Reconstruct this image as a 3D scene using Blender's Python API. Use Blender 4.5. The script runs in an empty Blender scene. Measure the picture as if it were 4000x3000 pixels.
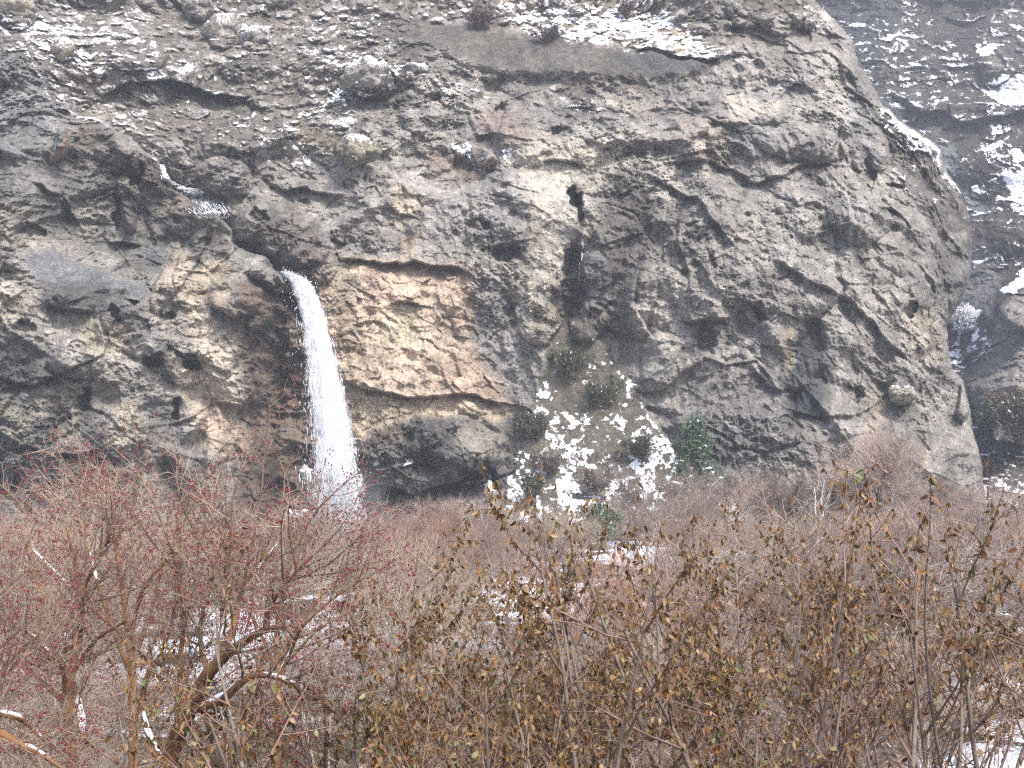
import bpy, math
import numpy as np

# ------------------------------------------------------------------ camera, world, sun, exposure
SC = bpy.context.scene
COL = SC.collection
CAMZ = 3.2
PITCH = math.radians(5.52)
FPX = 512.0 / math.tan(math.radians(20.0))       # focal length in pixels of a 1024-wide frame
cam = bpy.data.objects.new("camera", bpy.data.cameras.new("camera"))
COL.objects.link(cam)
cam.location = (0, 0, CAMZ)
cam.rotation_euler = (math.radians(90) + PITCH, 0, 0)
cam.data.sensor_width = 36.0
cam.data.lens = 18.0 / math.tan(math.radians(20.0))
cam.data.clip_start = 0.1
cam.data.clip_end = 3000
SC.camera = cam

SUN_EL, SUN_AZ = math.radians(50), math.radians(150)   # azimuth measured clockwise from +Y (north): behind the camera, to the right
world = bpy.data.worlds.new("World")
SC.world = world
world.use_nodes = True
wn = world.node_tree
sky = wn.nodes.new("ShaderNodeTexSky")
sky.sky_type = 'NISHITA'
sky.sun_disc = False
sky.sun_elevation = SUN_EL
sky.sun_rotation = SUN_AZ
sky.air_density = 0.7
sky.dust_density = 3.0
sky.ozone_density = 1.0
wn.nodes['Background'].inputs['Strength'].default_value = 0.15
wn.links.new(sky.outputs[0], wn.nodes['Background'].inputs[0])
sl = bpy.data.lights.new("sun", 'SUN')
sl.energy = 1.5
sl.angle = math.radians(10.0)
sl.color = (1.0, 0.97, 0.93)
sun = bpy.data.objects.new("sun", sl)
COL.objects.link(sun)
sun.rotation_euler = (math.radians(90) - SUN_EL, 0, math.pi - SUN_AZ)
SC.view_settings.view_transform = 'Standard'
SC.view_settings.look = 'None'
SC.view_settings.exposure = 1.56
SC.view_settings.gamma = 1.0
try:
    SC.cycles.max_bounces = 6
    SC.cycles.diffuse_bounces = 4
    SC.cycles.glossy_bounces = 2
    SC.cycles.transmission_bounces = 3
    SC.cycles.transparent_max_bounces = 12
    SC.cycles.volume_bounces = 0
    SC.cycles.filter_width = 1.3
    SC.cycles.use_denoising = False
    SC.cycles.use_adaptive_sampling = False
except Exception:
    pass

# ------------------------------------------------------------------ numpy helpers
rng = np.random.default_rng(11)
f32 = np.float32

def hash3(ix, iy, iz, seed):
    with np.errstate(over='ignore'):
        h = (ix.astype(np.uint32) * np.uint32(374761393) + iy.astype(np.uint32) * np.uint32(668265263)
             + iz.astype(np.uint32) * np.uint32(2246822519) + np.uint32(seed * 3266489917 % 4294967296))
        h = (h ^ (h >> np.uint32(13))) * np.uint32(1274126177)
        h = (h ^ (h >> np.uint32(16))) * np.uint32(2654435761)
        h = h ^ (h >> np.uint32(15))
    return (h >> np.uint32(8)).astype(f32) / f32(16777216.0)

def vnoise(p, seed=0):
    """value noise in -1..1 at points p (N,3)"""
    b = np.floor(p)
    f = (p - b).astype(f32)
    i = b.astype(np.int64)
    f = f * f * f * (f * (f * 6 - 15) + 10)
    x0, y0, z0 = i[:, 0], i[:, 1], i[:, 2]
    r = 0
    for dx in (0, 1):
        wx = f[:, 0] if dx else 1 - f[:, 0]
        for dy in (0, 1):
            wy = f[:, 1] if dy else 1 - f[:, 1]
            for dz in (0, 1):
                wz = f[:, 2] if dz else 1 - f[:, 2]
                r = r + wx * wy * wz * hash3(x0 + dx, y0 + dy, z0 + dz, seed)
    return r * 2 - 1

ROT = np.array([[0.0, 0.8, 0.6], [-0.8, 0.36, -0.48], [-0.6, -0.48, 0.64]])

def fbm(p, octs, seed=0, gain=0.5, lac=2.07, ridge=False):
    a, s, tot = 1.0, 0, 0.0
    q = p
    for o in range(octs):
        n = vnoise(q, seed + o)
        if ridge:
            n = 1 - 2 * np.abs(n)
        s = s + a * n
        tot += a
        a *= gain
        q = (q @ ROT.T) * lac + 17.3
    return s / tot

def facets(u, v, seed, tilt=0.9):
    """blocky facets: every Voronoi cell of the (u,v) plane has its own height and tilt; also the distance to the cell edge"""
    iu, iv = np.floor(u).astype(np.int64), np.floor(v).astype(np.int64)
    zero = np.zeros_like(iu)
    best = np.full(u.shape, 9.0)
    sec = np.full(u.shape, 9.0)
    h = np.zeros(u.shape)
    rid = np.zeros(u.shape)
    for a in (-1, 0, 1):
        for b in (-1, 0, 1):
            ca, cb = iu + a, iv + b
            du = u - (ca + hash3(ca, cb, zero, seed))
            dv = v - (cb + hash3(ca, cb, zero + 1, seed))
            d = np.sqrt(du * du + dv * dv)
            near = d < best
            sec = np.where(near, best, np.minimum(sec, d))
            r = hash3(ca, cb, zero + 2, seed)
            hh = (r - .5) * 1.1 + tilt * ((hash3(ca, cb, zero + 3, seed) - .5) * du + (hash3(ca, cb, zero + 4, seed) - .5) * dv) * 2
            h = np.where(near, hh, h)
            rid = np.where(near, r, rid)
            best = np.where(near, d, best)
    return h, sec - best, rid, best

def sstep(a, b, x):
    t = np.clip((x - a) / (b - a), 0, 1)
    return t * t * (3 - 2 * t)

def seg_dist(x, y, pts, closed=False):
    """distance to a polyline, and the signed side of its nearest segment (positive = below the line in the picture when it runs left to right)"""
    pts = np.asarray(pts, float)
    if closed:
        pts = np.vstack([pts, pts[:1]])
    d2 = np.full(x.shape, 1e12)
    side = np.zeros(x.shape)
    for (x0, y0), (x1, y1) in zip(pts[:-1], pts[1:]):
        dx, dy = x1 - x0, y1 - y0
        L = dx * dx + dy * dy + 1e-9
        t = np.clip(((x - x0) * dx + (y - y0) * dy) / L, 0, 1)
        ex, ey = x - (x0 + t * dx), y - (y0 + t * dy)
        e = ex * ex + ey * ey
        cr = (x - x0) * -dy + (y - y0) * dx
        m = e < d2
        side = np.where(m, cr, side)
        d2 = np.where(m, e, d2)
    return np.sqrt(d2), np.sign(side)

def inside(x, y, pts):
    pts = np.asarray(pts, float)
    r = np.zeros(x.shape, bool)
    n = len(pts)
    for i in range(n):
        x0, y0 = pts[i]
        x1, y1 = pts[(i + 1) % n]
        if y0 == y1:
            continue
        c = ((y0 > y) != (y1 > y)) & (x < (x1 - x0) * (y - y0) / (y1 - y0) + x0)
        r ^= c
    return r

def polymask(x, y, pts, soft):
    """soft 0..1 mask of a polygon, its edge spread over +-soft"""
    pts = np.asarray(pts, float)
    out = np.zeros(x.shape)
    m = (x > pts[:, 0].min() - soft) & (x < pts[:, 0].max() + soft) & (y > pts[:, 1].min() - soft) & (y < pts[:, 1].max() + soft)
    if not m.any():
        return out
    xs, ys = x[m], y[m]
    d, _ = seg_dist(xs, ys, pts, True)
    out[m] = sstep(-soft, soft, np.where(inside(xs, ys, pts), d, -d))
    return out

def ray(Fx, Fy):
    """direction of the sight line through a point of the 4000x3000 photograph"""
    xc = (Fx / 3.90625 - 512) / FPX
    yc = -(Fy / 3.90625 - 384) / FPX
    c, s = math.cos(PITCH), math.sin(PITCH)
    return xc, c - yc * s, s + yc * c

def at(Fx, Fy, Y):
    """the world point at distance Y in front of the camera on that sight line"""
    x, y, z = ray(np.asarray(Fx, float), np.asarray(Fy, float))
    t = Y / y
    return np.stack([x * t, y * t, CAMZ + z * t], -1)

def proj(P):
    c, s = math.cos(PITCH), math.sin(PITCH)
    d = P - np.array([0, 0, CAMZ])
    f = d[..., 1] * c + d[..., 2] * s
    u = -d[..., 1] * s + d[..., 2] * c
    return (d[..., 0] / f * FPX + 512) * 3.90625, (384 - u / f * FPX) * 3.90625

def mesh_np(name, V, Fq, smooth=True, cols=None, mat_index=None):
    """one mesh from arrays; Fq is (M,3) or (M,4), or a list of such arrays"""
    me = bpy.data.meshes.new(name)
    fl = Fq if isinstance(Fq, list) else [Fq]
    fl = [f for f in fl if len(f)]
    me.vertices.add(len(V))
    me.vertices.foreach_set('co', np.ascontiguousarray(V, f32).ravel())
    nl = sum(f.size for f in fl)
    npoly = sum(len(f) for f in fl)
    me.loops.add(nl)
    me.loops.foreach_set('vertex_index', np.concatenate([f.ravel() for f in fl]).astype(np.int32))
    me.polygons.add(npoly)
    starts, o = [], 0
    for f in fl:
        starts.append(o + np.arange(len(f)) * f.shape[1])
        o += f.size
    me.polygons.foreach_set('loop_start', np.concatenate(starts).astype(np.int32))
    me.update(calc_edges=True)
    if smooth:
        me.polygons.foreach_set('use_smooth', np.ones(npoly, bool))
    for k, c in (cols or {}).items():
        if c.ndim == 1:
            a = me.attributes.new(k, 'FLOAT', 'POINT')
            a.data.foreach_set('value', np.ascontiguousarray(c, f32))
        else:
            a = me.attributes.new(k, 'FLOAT_COLOR', 'POINT')
            rgba = np.ones((len(c), 4), f32)
            rgba[:, :3] = c
            a.data.foreach_set('color', rgba.ravel())
    return me

def link(name, me, mat=None, parent=None):
    o = bpy.data.objects.new(name, me)
    COL.objects.link(o)
    if mat is not None and me is not None:
        if len(me.materials) == 0:
            me.materials.append(mat)
    if parent is not None:
        o.parent = parent
    return o

def tag(o, label=None, cat=None, group=None, kind=None):
    if label: o['label'] = label
    if cat: o['category'] = cat
    if group: o['group'] = group
    if kind: o['kind'] = kind
    return o

def empty(name, loc, rz=0.0):
    o = bpy.data.objects.new(name, None)
    COL.objects.link(o)
    o.location = [float(v) for v in loc]
    o.rotation_euler = (0, 0, rz)
    return o

def copy_tree(o, parent=None):
    c = o.copy()
    COL.objects.link(c)
    if parent is not None:
        c.parent = parent
    for ch in list(o.children):
        copy_tree(ch, c)
    return c

# ------------------------------------------------------------------ material helpers
def new_mat(name):
    m = bpy.data.materials.new(name)
    m.use_nodes = True
    nt = m.node_tree
    b = nt.nodes['Principled BSDF']
    b.inputs['Roughness'].default_value = 0.9
    b.inputs['Specular IOR Level'].default_value = 0.15
    return m, nt, b

def node(nt, kind, **kw):
    n = nt.nodes.new(kind)
    for k, v in kw.items():
        if k.startswith('i_'):
            key = k[2:]
            n.inputs[int(key) if key.isdigit() else key.replace('_', ' ')].default_value = v
        else:
            setattr(n, k, v)
    return n

def noise_tex(nt, scale, detail=4, rough=.6, coord='Object', stretch=None):
    tc = node(nt, 'ShaderNodeTexCoord')
    out = tc.outputs[coord]
    if stretch:
        mp = node(nt, 'ShaderNodeMapping')
        mp.inputs['Scale'].default_value = stretch
        nt.links.new(out, mp.inputs[0])
        out = mp.outputs[0]
    n = node(nt, 'ShaderNodeTexNoise', i_Scale=scale, i_Detail=detail, i_Roughness=rough)
    nt.links.new(out, n.inputs['Vector'])
    return n

def ramp(nt, src, stops):
    r = node(nt, 'ShaderNodeValToRGB')
    e = r.color_ramp.elements
    while len(e) < len(stops):
        e.new(0.5)
    for k, (p, c) in enumerate(stops):
        e[k].position = p
        e[k].color = (*c, 1) if len(c) == 3 else c
    nt.links.new(src, r.inputs[0])
    return r

def mix(nt, fac, a, b, mode='MIX'):
    m = node(nt, 'ShaderNodeMix', data_type='RGBA', blend_type=mode)
    for s, v in ((0, fac), (6, a), (7, b)):
        if hasattr(v, 'is_linked') or hasattr(v, 'links'):
            nt.links.new(v, m.inputs[s])
        else:
            m.inputs[s].default_value = v if s == 0 else ((*v, 1) if len(v) == 3 else v)
    return m.outputs[2]

def plain_mat(name, c1, c2, scale=6.0, rough=.85, coord='Object', rand=0.0, stretch=None, trans=0.0):
    m, nt, b = new_mat(name)
    n = noise_tex(nt, scale, 4, .6, coord, stretch)
    r = ramp(nt, n.outputs['Fac'], [(.3, c1), (.7, c2)])
    col = r.outputs[0]
    if rand:
        oi = node(nt, 'ShaderNodeObjectInfo')
        hsv = node(nt, 'ShaderNodeHueSaturation')
        mr = node(nt, 'ShaderNodeMapRange', i_3=1 - rand, i_4=1 + rand)
        nt.links.new(oi.outputs['Random'], mr.inputs[0])
        nt.links.new(mr.outputs[0], hsv.inputs['Value'])
        nt.links.new(col, hsv.inputs['Color'])
        col = hsv.outputs[0]
    nt.links.new(col, b.inputs['Base Color'])
    b.inputs['Roughness'].default_value = rough
    return m
# ------------------------------------------------------------------ the rock: attribute-coloured, with snow
def rock_material(name, grain=1.0):
    m, nt, b = new_mat(name)
    at_ = node(nt, 'ShaderNodeAttribute', attribute_name='rock')
    sn = node(nt, 'ShaderNodeAttribute', attribute_name='snow')
    n1 = noise_tex(nt, 1.1 * grain, 8, .72)
    n2 = noise_tex(nt, 5.0 * grain, 5, .75)
    v1 = ramp(nt, n1.outputs['Fac'], [(.30, (.55, .55, .56)), (.5, (.98, .98, .97)), (.72, (1.5, 1.47, 1.4))])
    v2 = ramp(nt, n2.outputs['Fac'], [(.3, (.68, .68, .69)), (.7, (1.34, 1.32, 1.29))])
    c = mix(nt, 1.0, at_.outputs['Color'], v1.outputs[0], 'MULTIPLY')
    c = mix(nt, 1.0, c, v2.outputs[0], 'MULTIPLY')
    # pebbly pits and pale clasts
    tc = node(nt, 'ShaderNodeTexCoord')
    vo = node(nt, 'ShaderNodeTexVoronoi', i_Scale=2.4 * grain)
    nt.links.new(tc.outputs['Object'], vo.inputs['Vector'])
    vr = ramp(nt, vo.outputs['Distance'], [(.02, (1.35, 1.33, 1.28)), (.2, (1, 1, 1)), (.6, (.82, .82, .83))])
    c = mix(nt, .8, c, vr.outputs[0], 'MULTIPLY')
    n4 = noise_tex(nt, 11.0 * grain, 3, .8)
    v4 = ramp(nt, n4.outputs['Fac'], [(.36, (.55, .55, .56)), (.5, (1, 1, 1)), (.64, (1.5, 1.48, 1.44))])
    c = mix(nt, .8, c, v4.outputs[0], 'MULTIPLY')
    # snow: mesh attribute broken by fine noise
    n3 = noise_tex(nt, 5.0 * grain, 4, .75)
    add = node(nt, 'ShaderNodeMath', operation='MULTIPLY_ADD', i_1=1.5, i_2=-.75)
    nt.links.new(n3.outputs['Fac'], add.inputs[0])
    s = node(nt, 'ShaderNodeMath', operation='ADD')
    nt.links.new(sn.outputs['Fac'], s.inputs[0])
    nt.links.new(add.outputs[0], s.inputs[1])
    sm = node(nt, 'ShaderNodeMapRange', i_1=.44, i_2=.62)
    nt.links.new(s.outputs[0], sm.inputs[0])
    c = mix(nt, sm.outputs[0], c, (.86, .88, .92))
    nt.links.new(c, b.inputs['Base Color'])
    bp = node(nt, 'ShaderNodeBump', i_Strength=.7, i_Distance=.3)
    hsum = node(nt, 'ShaderNodeMath', operation='MULTIPLY_ADD', i_1=.45)
    nt.links.new(n2.outputs['Fac'], hsum.inputs[0])
    nt.links.new(n1.outputs['Fac'], hsum.inputs[2])
    nt.links.new(hsum.outputs[0], bp.inputs['Height'])
    nt.links.new(bp.outputs[0], b.inputs['Normal'])
    b.inputs['Roughness'].default_value = .95
    b.inputs['Specular IOR Level'].default_value = .1
    return m

def lerp_table(Fx, Fy, cols, rows, T):
    T = np.asarray(T, float)
    cx = np.clip(np.interp(Fx, cols, np.arange(len(cols))), 0, len(cols) - 1.001)
    cy = np.clip(np.interp(Fy, rows, np.arange(len(rows))), 0, len(rows) - 1.001)
    i, j = cx.astype(int), cy.astype(int)
    a, b = cx - i, cy - j
    a, b = a * a * (3 - 2 * a), b * b * (3 - 2 * b)
    return (T[j, i] * (1 - a) + T[j, i + 1] * a) * (1 - b) + (T[j + 1, i] * (1 - a) + T[j + 1, i + 1] * a) * b

def ledge(D, x, y, pts, amp, decay, w=7.0, low=.6):
    """rock above the line stands out over the rock below it (negative amp: the other way round)"""
    p = np.asarray(pts, float)
    R = decay * 2.6
    m = (x > p[:, 0].min() - R) & (x < p[:, 0].max() + R) & (y > p[:, 1].min() - R) & (y < p[:, 1].max() + R)
    d, s = seg_dist(x[m], y[m], p)
    t = np.clip(((x[m] - p[0, 0]) * (p[-1, 0] - p[0, 0]) + (y[m] - p[0, 1]) * (p[-1, 1] - p[0, 1])) / (np.sum((p[-1] - p[0]) ** 2) + 1e-9), 0, 1)
    endf = np.minimum(1, 5 * np.minimum(t, 1 - t) + .08)
    e = np.exp(-d / decay)
    k = sstep(-w, w, d * s)
    D[m] += amp * endf * e * (k * low - (1 - k) * (1 - low))

def blob(D, x, y, cx, cy, rx, ry, amp, ang=0.0, sharp=3.0):
    """dome (amp > 0 stands out) or hollow (amp < 0)"""
    R = max(rx, ry) * 1.3
    m = (np.abs(x - cx) < R) & (np.abs(y - cy) < R)
    c, s = math.cos(ang), math.sin(ang)
    u, v = x[m] - cx, y[m] - cy
    q = ((u * c + v * s) / rx) ** 2 + ((-u * s + v * c) / ry) ** 2
    D[m] -= amp * np.clip(1 - q ** (sharp / 2), 0, 1) ** .5 if amp > 0 else amp * sstep(1.0, .55, np.sqrt(q))

def paint(C, x, y, pts, col, k=1.0, soft=25):
    w = (polymask(x, y, pts, soft) * k)[:, None]
    C[:] = C * (1 - w) + np.asarray(col) * w

def grid_faces(ny, nx):
    i = np.arange(ny * nx).reshape(ny, nx)
    return np.stack([i[:-1, :-1], i[1:, :-1], i[1:, 1:], i[:-1, 1:]], -1).reshape(-1, 4)

def grid_normals(P):
    du = np.gradient(P, axis=1)
    dv = np.gradient(P, axis=0)
    n = np.cross(dv, du)
    n /= np.linalg.norm(n, axis=-1, keepdims=True) + 1e-9
    n[n[..., 1] > 0] *= -1
    return n

def blur(a, r):
    """box blur of a 2-D array, twice"""
    for _ in range(2):
        for ax in (0, 1):
            c = np.cumsum(np.pad(a, [(r + 1, r) if k == ax else (0, 0) for k in (0, 1)], mode='edge'), axis=ax)
            n = a.shape[ax]
            sl_ = lambda o: tuple(slice(o, o + n) if k == ax else slice(None) for k in (0, 1))
            a = (c[sl_(2 * r + 1)] - c[sl_(0)]) / (2 * r + 1)
    return a

GRAY, TAN, CREAM = (.225, .212, .192), (.36, .305, .24), (.39, .355, .29)
PINK, DARK, SCREE = (.345, .255, .20), (.085, .083, .08), (.125, .112, .095)
BLUE, RUST, WET = (.155, .162, .168), (.155, .115, .095), (.072, .066, .058)
YEL = (.30, .245, .15)

RIDGE = [(-700, -60), (0, 95), (70, 158), (165, 297), (209, 418), (304, 443), (405, 481), (506, 538), (608, 633), (650, 700), (720, 760),
         (842, 854), (900, 900), (918, 943), (975, 985), (1030, 1010), (1075, 1060), (1115, 1108)]
EDGE = [(3120, -600), (3160, 0), (3230, 60), (3300, 130), (3330, 170), (3345, 270), (3385, 310), (3420, 380), (3442, 425), (3470, 432), (3560, 515),
        (3660, 595), (3710, 690), (3750, 775), (3785, 850), (3775, 930), (3790, 1060), (3735, 1180), (3690, 1270), (3685, 1340),
        (3708, 1450), (3752, 1490), (3780, 1600), (3796, 1710), (3828, 1790), (3838, 1890), (3860, 2100), (3880, 2700)]
TALUS = [(2200, 1235), (2250, 1262), (2320, 1300), (2400, 1420), (2500, 1560), (2590, 1700), (2680, 1830), (2800, 2200), (2830, 2500), (1900, 2500),
         (1940, 2100), (1985, 1900), (2040, 1760), (2085, 1600), (2100, 1500), (2120, 1400), (2165, 1290)]

def snow_by_cover(W, flat, hg, n_big, n_fine, gain=.30):
    """snow amount at each point so that about a share W of the ground is white: flat tops and humps first"""
    sc = 1.6 * flat + 1.0 * np.clip(hg / .3, -1, 1) + 1.7 * n_big + 2.2 * n_fine
    m = W > .06
    sc = (sc - sc[m].mean()) / (sc[m].std() + 1e-6)
    c = np.clip(W, .0008, .985)
    return np.clip(.51 + gain * (sc - np.log((1 - c) / c) / 1.702), 0, 1)

def build_cliff():
    step = 3.1
    gx = np.arange(-650, 3960 + step, step)
    gy = np.arange(-420, 2420 + step, step)
    nx, ny = len(gx), len(gy)
    X, Y = [a.ravel() for a in np.meshgrid(gx, gy)]
    cols = [-650, 0, 400, 800, 1200, 1600, 2000, 2400, 2800, 3200, 3500, 3850]
    rows = [-420, 0, 300, 600, 900, 1200, 1500, 1800, 2100, 2400]
    T = [[205, 200, 205, 212, 214, 214, 214, 212, 206, 205, 220, 250],
         [150, 152, 163, 171, 172, 173, 175, 171, 161, 163, 185, 215],
         [126, 128, 139, 151, 153, 152, 154, 149, 145, 149, 163, 195],
         [113, 116, 124, 137, 140, 139, 137, 134, 130, 133, 143, 180],
         [108, 110, 116, 127, 130, 127, 126, 126, 122, 124, 131, 160],
         [106, 107, 110, 115, 122, 121, 123, 124.5, 119, 119, 124, 148],
         [105, 106, 108, 113, 121, 118, 120, 122, 116, 115, 119, 136],
         [104, 105, 106, 111, 119, 117, 115, 115, 113, 112, 115, 128],
         [102, 103, 104, 108, 117, 114, 109, 108, 109, 109, 112, 120],
         [100, 101, 102, 105, 112, 110, 105, 103, 106, 106, 108, 114]]
    # wandering copy of the picture coordinates, so that no traced edge stays straight
    q = np.stack([X / 95, Y / 95, np.zeros_like(X)], -1)
    wx = fbm(q, 4, 3) * 26
    wy = fbm(q + 40, 4, 9) * 22
    x, y = X + wx, Y + wy
    D = lerp_table(x, y, cols, rows, T)
    D = np.where(D > 121, 121 + (D - 121) * .62, D)
    P0 = at(X, Y, D)

    # --- the left buttress stands in front of the gully that the stream comes down
    dr, sr = seg_dist(x, y, RIDGE)
    lim = (x < 1135)
    below = sstep(-4, 4, dr * sr)
    butt = np.where(lim, below, 0) * np.exp(-np.maximum(dr - 40, 0) / 330)
    D -= 7.0 * butt * sstep(1180, 900, x)
    D += np.where(lim, (1 - below), 0) * 5.0 * np.exp(-dr / 110) * sstep(150, 420, x)

    # --- masks of what is rock face and what is loose ground
    SLOPE = [(-700, -500), (3200, -500), (3130, 60), (2700, 250), (2200, 285), (1700, 190), (1620, 330), (1500, 420), (1430, 560), (1300, 600), (1150, 560),
             (700, 600), (520, 530), (330, 440), (215, 410), (160, 290), (0, 90), (-700, -80)]
    mslope = polymask(x, y, SLOPE, 50)
    BANDS = [(1560, 50), (1720, 90), (1980, 100), (2120, 150), (2240, 165), (2450, 195), (2640, 225), (2760, 250), (2700, 296), (2350, 292), (2180, 297), (2000, 278), (1830, 240), (1700, 180)]
    mband = polymask(x, y, BANDS, 22)
    mtal = polymask(X + wx * .5, Y + wy * .5, TALUS, 14)
    BLU1 = [(90, 1000), (200, 960), (330, 1040), (450, 1090), (560, 1110), (600, 1160), (480, 1150), (330, 1140), (150, 1090)]
    mblu = polymask(x, y, BLU1, 18)
    GUL = [(3442, 425), (3560, 515), (3715, 690), (3835, 840), (3800, 930), (3700, 900), (3600, 820), (3520, 700), (3480, 560)]
    mgul = polymask(x, y, GUL, 25)
    smooth_ground = np.clip(mband + mtal + mblu, 0, 1)
    TANF = [(1330, 1000), (1450, 1030), (1600, 1030), (1740, 1040), (1855, 1095), (1850, 1200), (1850, 1330), (1950, 1470), (2010, 1570), (1970, 1640), (1760, 1620), (1600, 1640),
            (1480, 1700), (1350, 1740), (1240, 1760), (1210, 1500), (1190, 1300), (1230, 1130)]
    mtan = polymask(x, y, TANF, 45)

    # --- rock relief (towards the viewer = +)
    p = P0.copy()
    p[:, 1] *= .3
    w3 = np.stack([fbm(p / 9, 3, 21), fbm(p / 9 + 31, 3, 22), fbm(p / 9 + 67, 3, 23)], -1)
    pw = p + w3 * 1.7
    H = fbm(pw / 15, 3, 31) * 3.2
    # strata that dip to the right
    ca, sa = math.cos(math.radians(-33)), math.sin(math.radians(-33))
    a_ = pw[:, 0] * ca + pw[:, 2] * sa
    b_ = -pw[:, 0] * sa + pw[:, 2] * ca
    ps = np.stack([a_ / 16, pw[:, 1] / 14, b_ / 4.6], -1)
    H -= fbm(ps, 2, 41, ridge=True) * .95
    fs, es, _, _ = facets(a_ / 9.0, b_ / 2.6 + pw[:, 1] * .1, 66)
    H += fs * .45 * sstep(0, .12, es)
    steep = 1 - np.clip(mslope * .75 + smooth_ground, 0, 1)
    pv = np.stack([pw[:, 0] / 2.0, pw[:, 1] / 4, pw[:, 2] / 8.5], -1)
    H -= fbm(pv, 3, 51, ridge=True) * .75 * (.2 + .8 * steep)
    f1, e1, r1, _ = facets((pw[:, 0] + .35 * pw[:, 2]) / 5.2, (pw[:, 2] - .3 * pw[:, 0] + pw[:, 1] * .1) / 4.6, 61)
    f2, e2, r2, _ = facets((p[:, 0] + w3[:, 0] * 1.5) / 1.9, (p[:, 2] + p[:, 1] * .1 + w3[:, 1] * 1.5) / 1.6, 62)
    f3, e3, r3, _ = facets((p[:, 0] + w3[:, 0] * 1.1) / .75, (p[:, 2] + p[:, 1] * .1 + w3[:, 1]) / .62, 63)
    fL, eL, rL, _ = facets((pw[:, 0] + .45 * pw[:, 2]) / 9.5, (pw[:, 2] - .35 * pw[:, 0]) / 11.0, 69, 1.2)
    H += fL * 2.0 * sstep(0, .22, eL)
    zone = np.clip(.75 + 1.5 * fbm(p / 8.5 + 11, 3, 67), .28, 1.25)
    H += f1 * 1.05 * sstep(0, .10, e1) + f2 * .40 * sstep(0, .15, e2) + f3 * .16
    H += fbm(pw / 6.5, 4, 68, gain=.6) * 1.5
    rg = fbm(pw / 2.6, 4, 71, ridge=True)
    H -= rg * .26
    fine = fbm(p / 1.3, 6, 81, gain=.80)
    H += fine * 1.15 * zone
    rub = np.clip(.55 + fbm(p / 11, 3, 85) * 1.4, 0, 1)       # where the face is knobbly conglomerate rather than sheer
    for sc_, am, thr, sd in ((4.2, .75, .55, 86), (2.1, .55, .45, 87), (1.05, .34, .35, 88), (.6, .2, .3, 89)):
        _, _, rid, d1 = facets((p[:, 0] + w3[:, 0] * .9) / sc_, (p[:, 2] + p[:, 1] * .1 + w3[:, 1] * .9) / sc_, sd, 0)
        rad = .22 + .26 * ((rid * 9.1) % 1)
        dome = np.sqrt(np.clip(1 - (d1 / rad) ** 2, 0, 1))
        H += np.where(rid > thr, dome * am, 0) * rub * np.minimum(zone, 1) - np.where(rid < .10, dome ** .5 * am * 1.1, 0) * (1 - mslope)
    # the tan face breaks in small leaning flakes
    ff, fe, fr, _ = facets((p[:, 0] + .5 * p[:, 2] + w3[:, 0]) / 1.1, (p[:, 2] + w3[:, 2]) / .8, 64, 1.3)
    H = H * (1 - .45 * mtan) + mtan * (ff * .32 + fL * .5)
    # pocky lumps on the loose slopes: stones of all sizes
    sp = np.stack([P0[:, 0], P0[:, 1] * .55 + P0[:, 2] * .83], -1)
    stones = np.zeros_like(X)
    stone_id = np.zeros_like(X)
    for sc_, am, thr, sd in ((3.4, .95, .62, 91), (1.7, .62, .5, 92), (.85, .36, .45, 93)):
        _, _, rid, d1 = facets(sp[:, 0] / sc_ + w3[:, 0] * .15, sp[:, 1] / sc_ + w3[:, 2] * .15, sd, 0)
        rad = .18 + .22 * ((rid * 7.3) % 1)
        hs = np.where(rid > thr, np.sqrt(np.clip(1 - (d1 / rad) ** 2, 0, 1)), 0)
        stones += hs * am
    H = H * (1 - .35 * mslope) + stones * np.clip(mslope + .25, 0, 1) * (1 - .8 * smooth_ground)
    malc = polymask(x, y, [(2070, 620), (2190, 560), (2330, 560), (2380, 660), (2300, 760), (2280, 900), (2210, 1000), (2150, 1140), (2070, 1140), (2050, 900)], 40)
    H = H * (1 - .6 * malc)
    H = H * (1 - .86 * smooth_ground) + smooth_ground * (fbm(p / 5, 4, 99) * .35 + fine * .05 + .25 * stones * mtal)
    D -= H

    # --- traced features
    qh = np.stack([X / 34, Y / 34, np.zeros_like(X)], -1)
    xh, yh = x + fbm(qh, 3, 5) * 26, y + fbm(qh + 20, 3, 6) * 26
    L = lambda pts, amp, dec, w=7.0, low=.6: ledge(D, x, y, pts, amp, dec, w, low)
    L([(390, 395), (468, 342), (551, 323), (671, 300), (760, 342), (816, 367), (900, 375), (1000, 373)], 5.0, 85)
    L([(1290, 985), (1330, 1000), (1430, 1030), (1580, 1038), (1620, 1020), (1740, 1040), (1860, 1095)], 3.2, 95)
    L([(1345, 1492), (1450, 1515), (1580, 1540), (1700, 1548), (1840, 1547), (1940, 1580), (2040, 1598)], 2.4, 55, 5)
    L([(1380, 1820), (1450, 1890), (1600, 1925), (1800, 1870), (1890, 1830)], 3.4, 60)
    L([(2580, 650), (2740, 630), (2850, 650), (2960, 722), (3000, 695), (3180, 640), (3300, 640)], 2.4, 55)
    L([(2520, 690), (2600, 730), (2720, 790), (2800, 880), (2870, 950)], 3.2, 60)
    L([(2650, 1250), (2700, 1262), (2790, 1260), (2876, 1225)], 2.8, 45)
    L([(2900, 1170), (2940, 1200), (3010, 1250)], 2.6, 40)
    L([(3500, 1770), (3600, 1820), (3700, 1895)], 2.4, 40, 5)
    L([(3030, 1580), (3130, 1610), (3233, 1633), (3360, 1614), (3500, 1532)], 1.3, 40, 5)
    L([(2430, 168), (2620, 215), (2790, 228), (2950, 212)], 2.2, 30)
    L([(2980, 300), (3070, 312), (3130, 330)], 2.0, 30)
    L([(1370, 365), (1420, 384), (1500, 350)], 2.6, 30)
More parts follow.
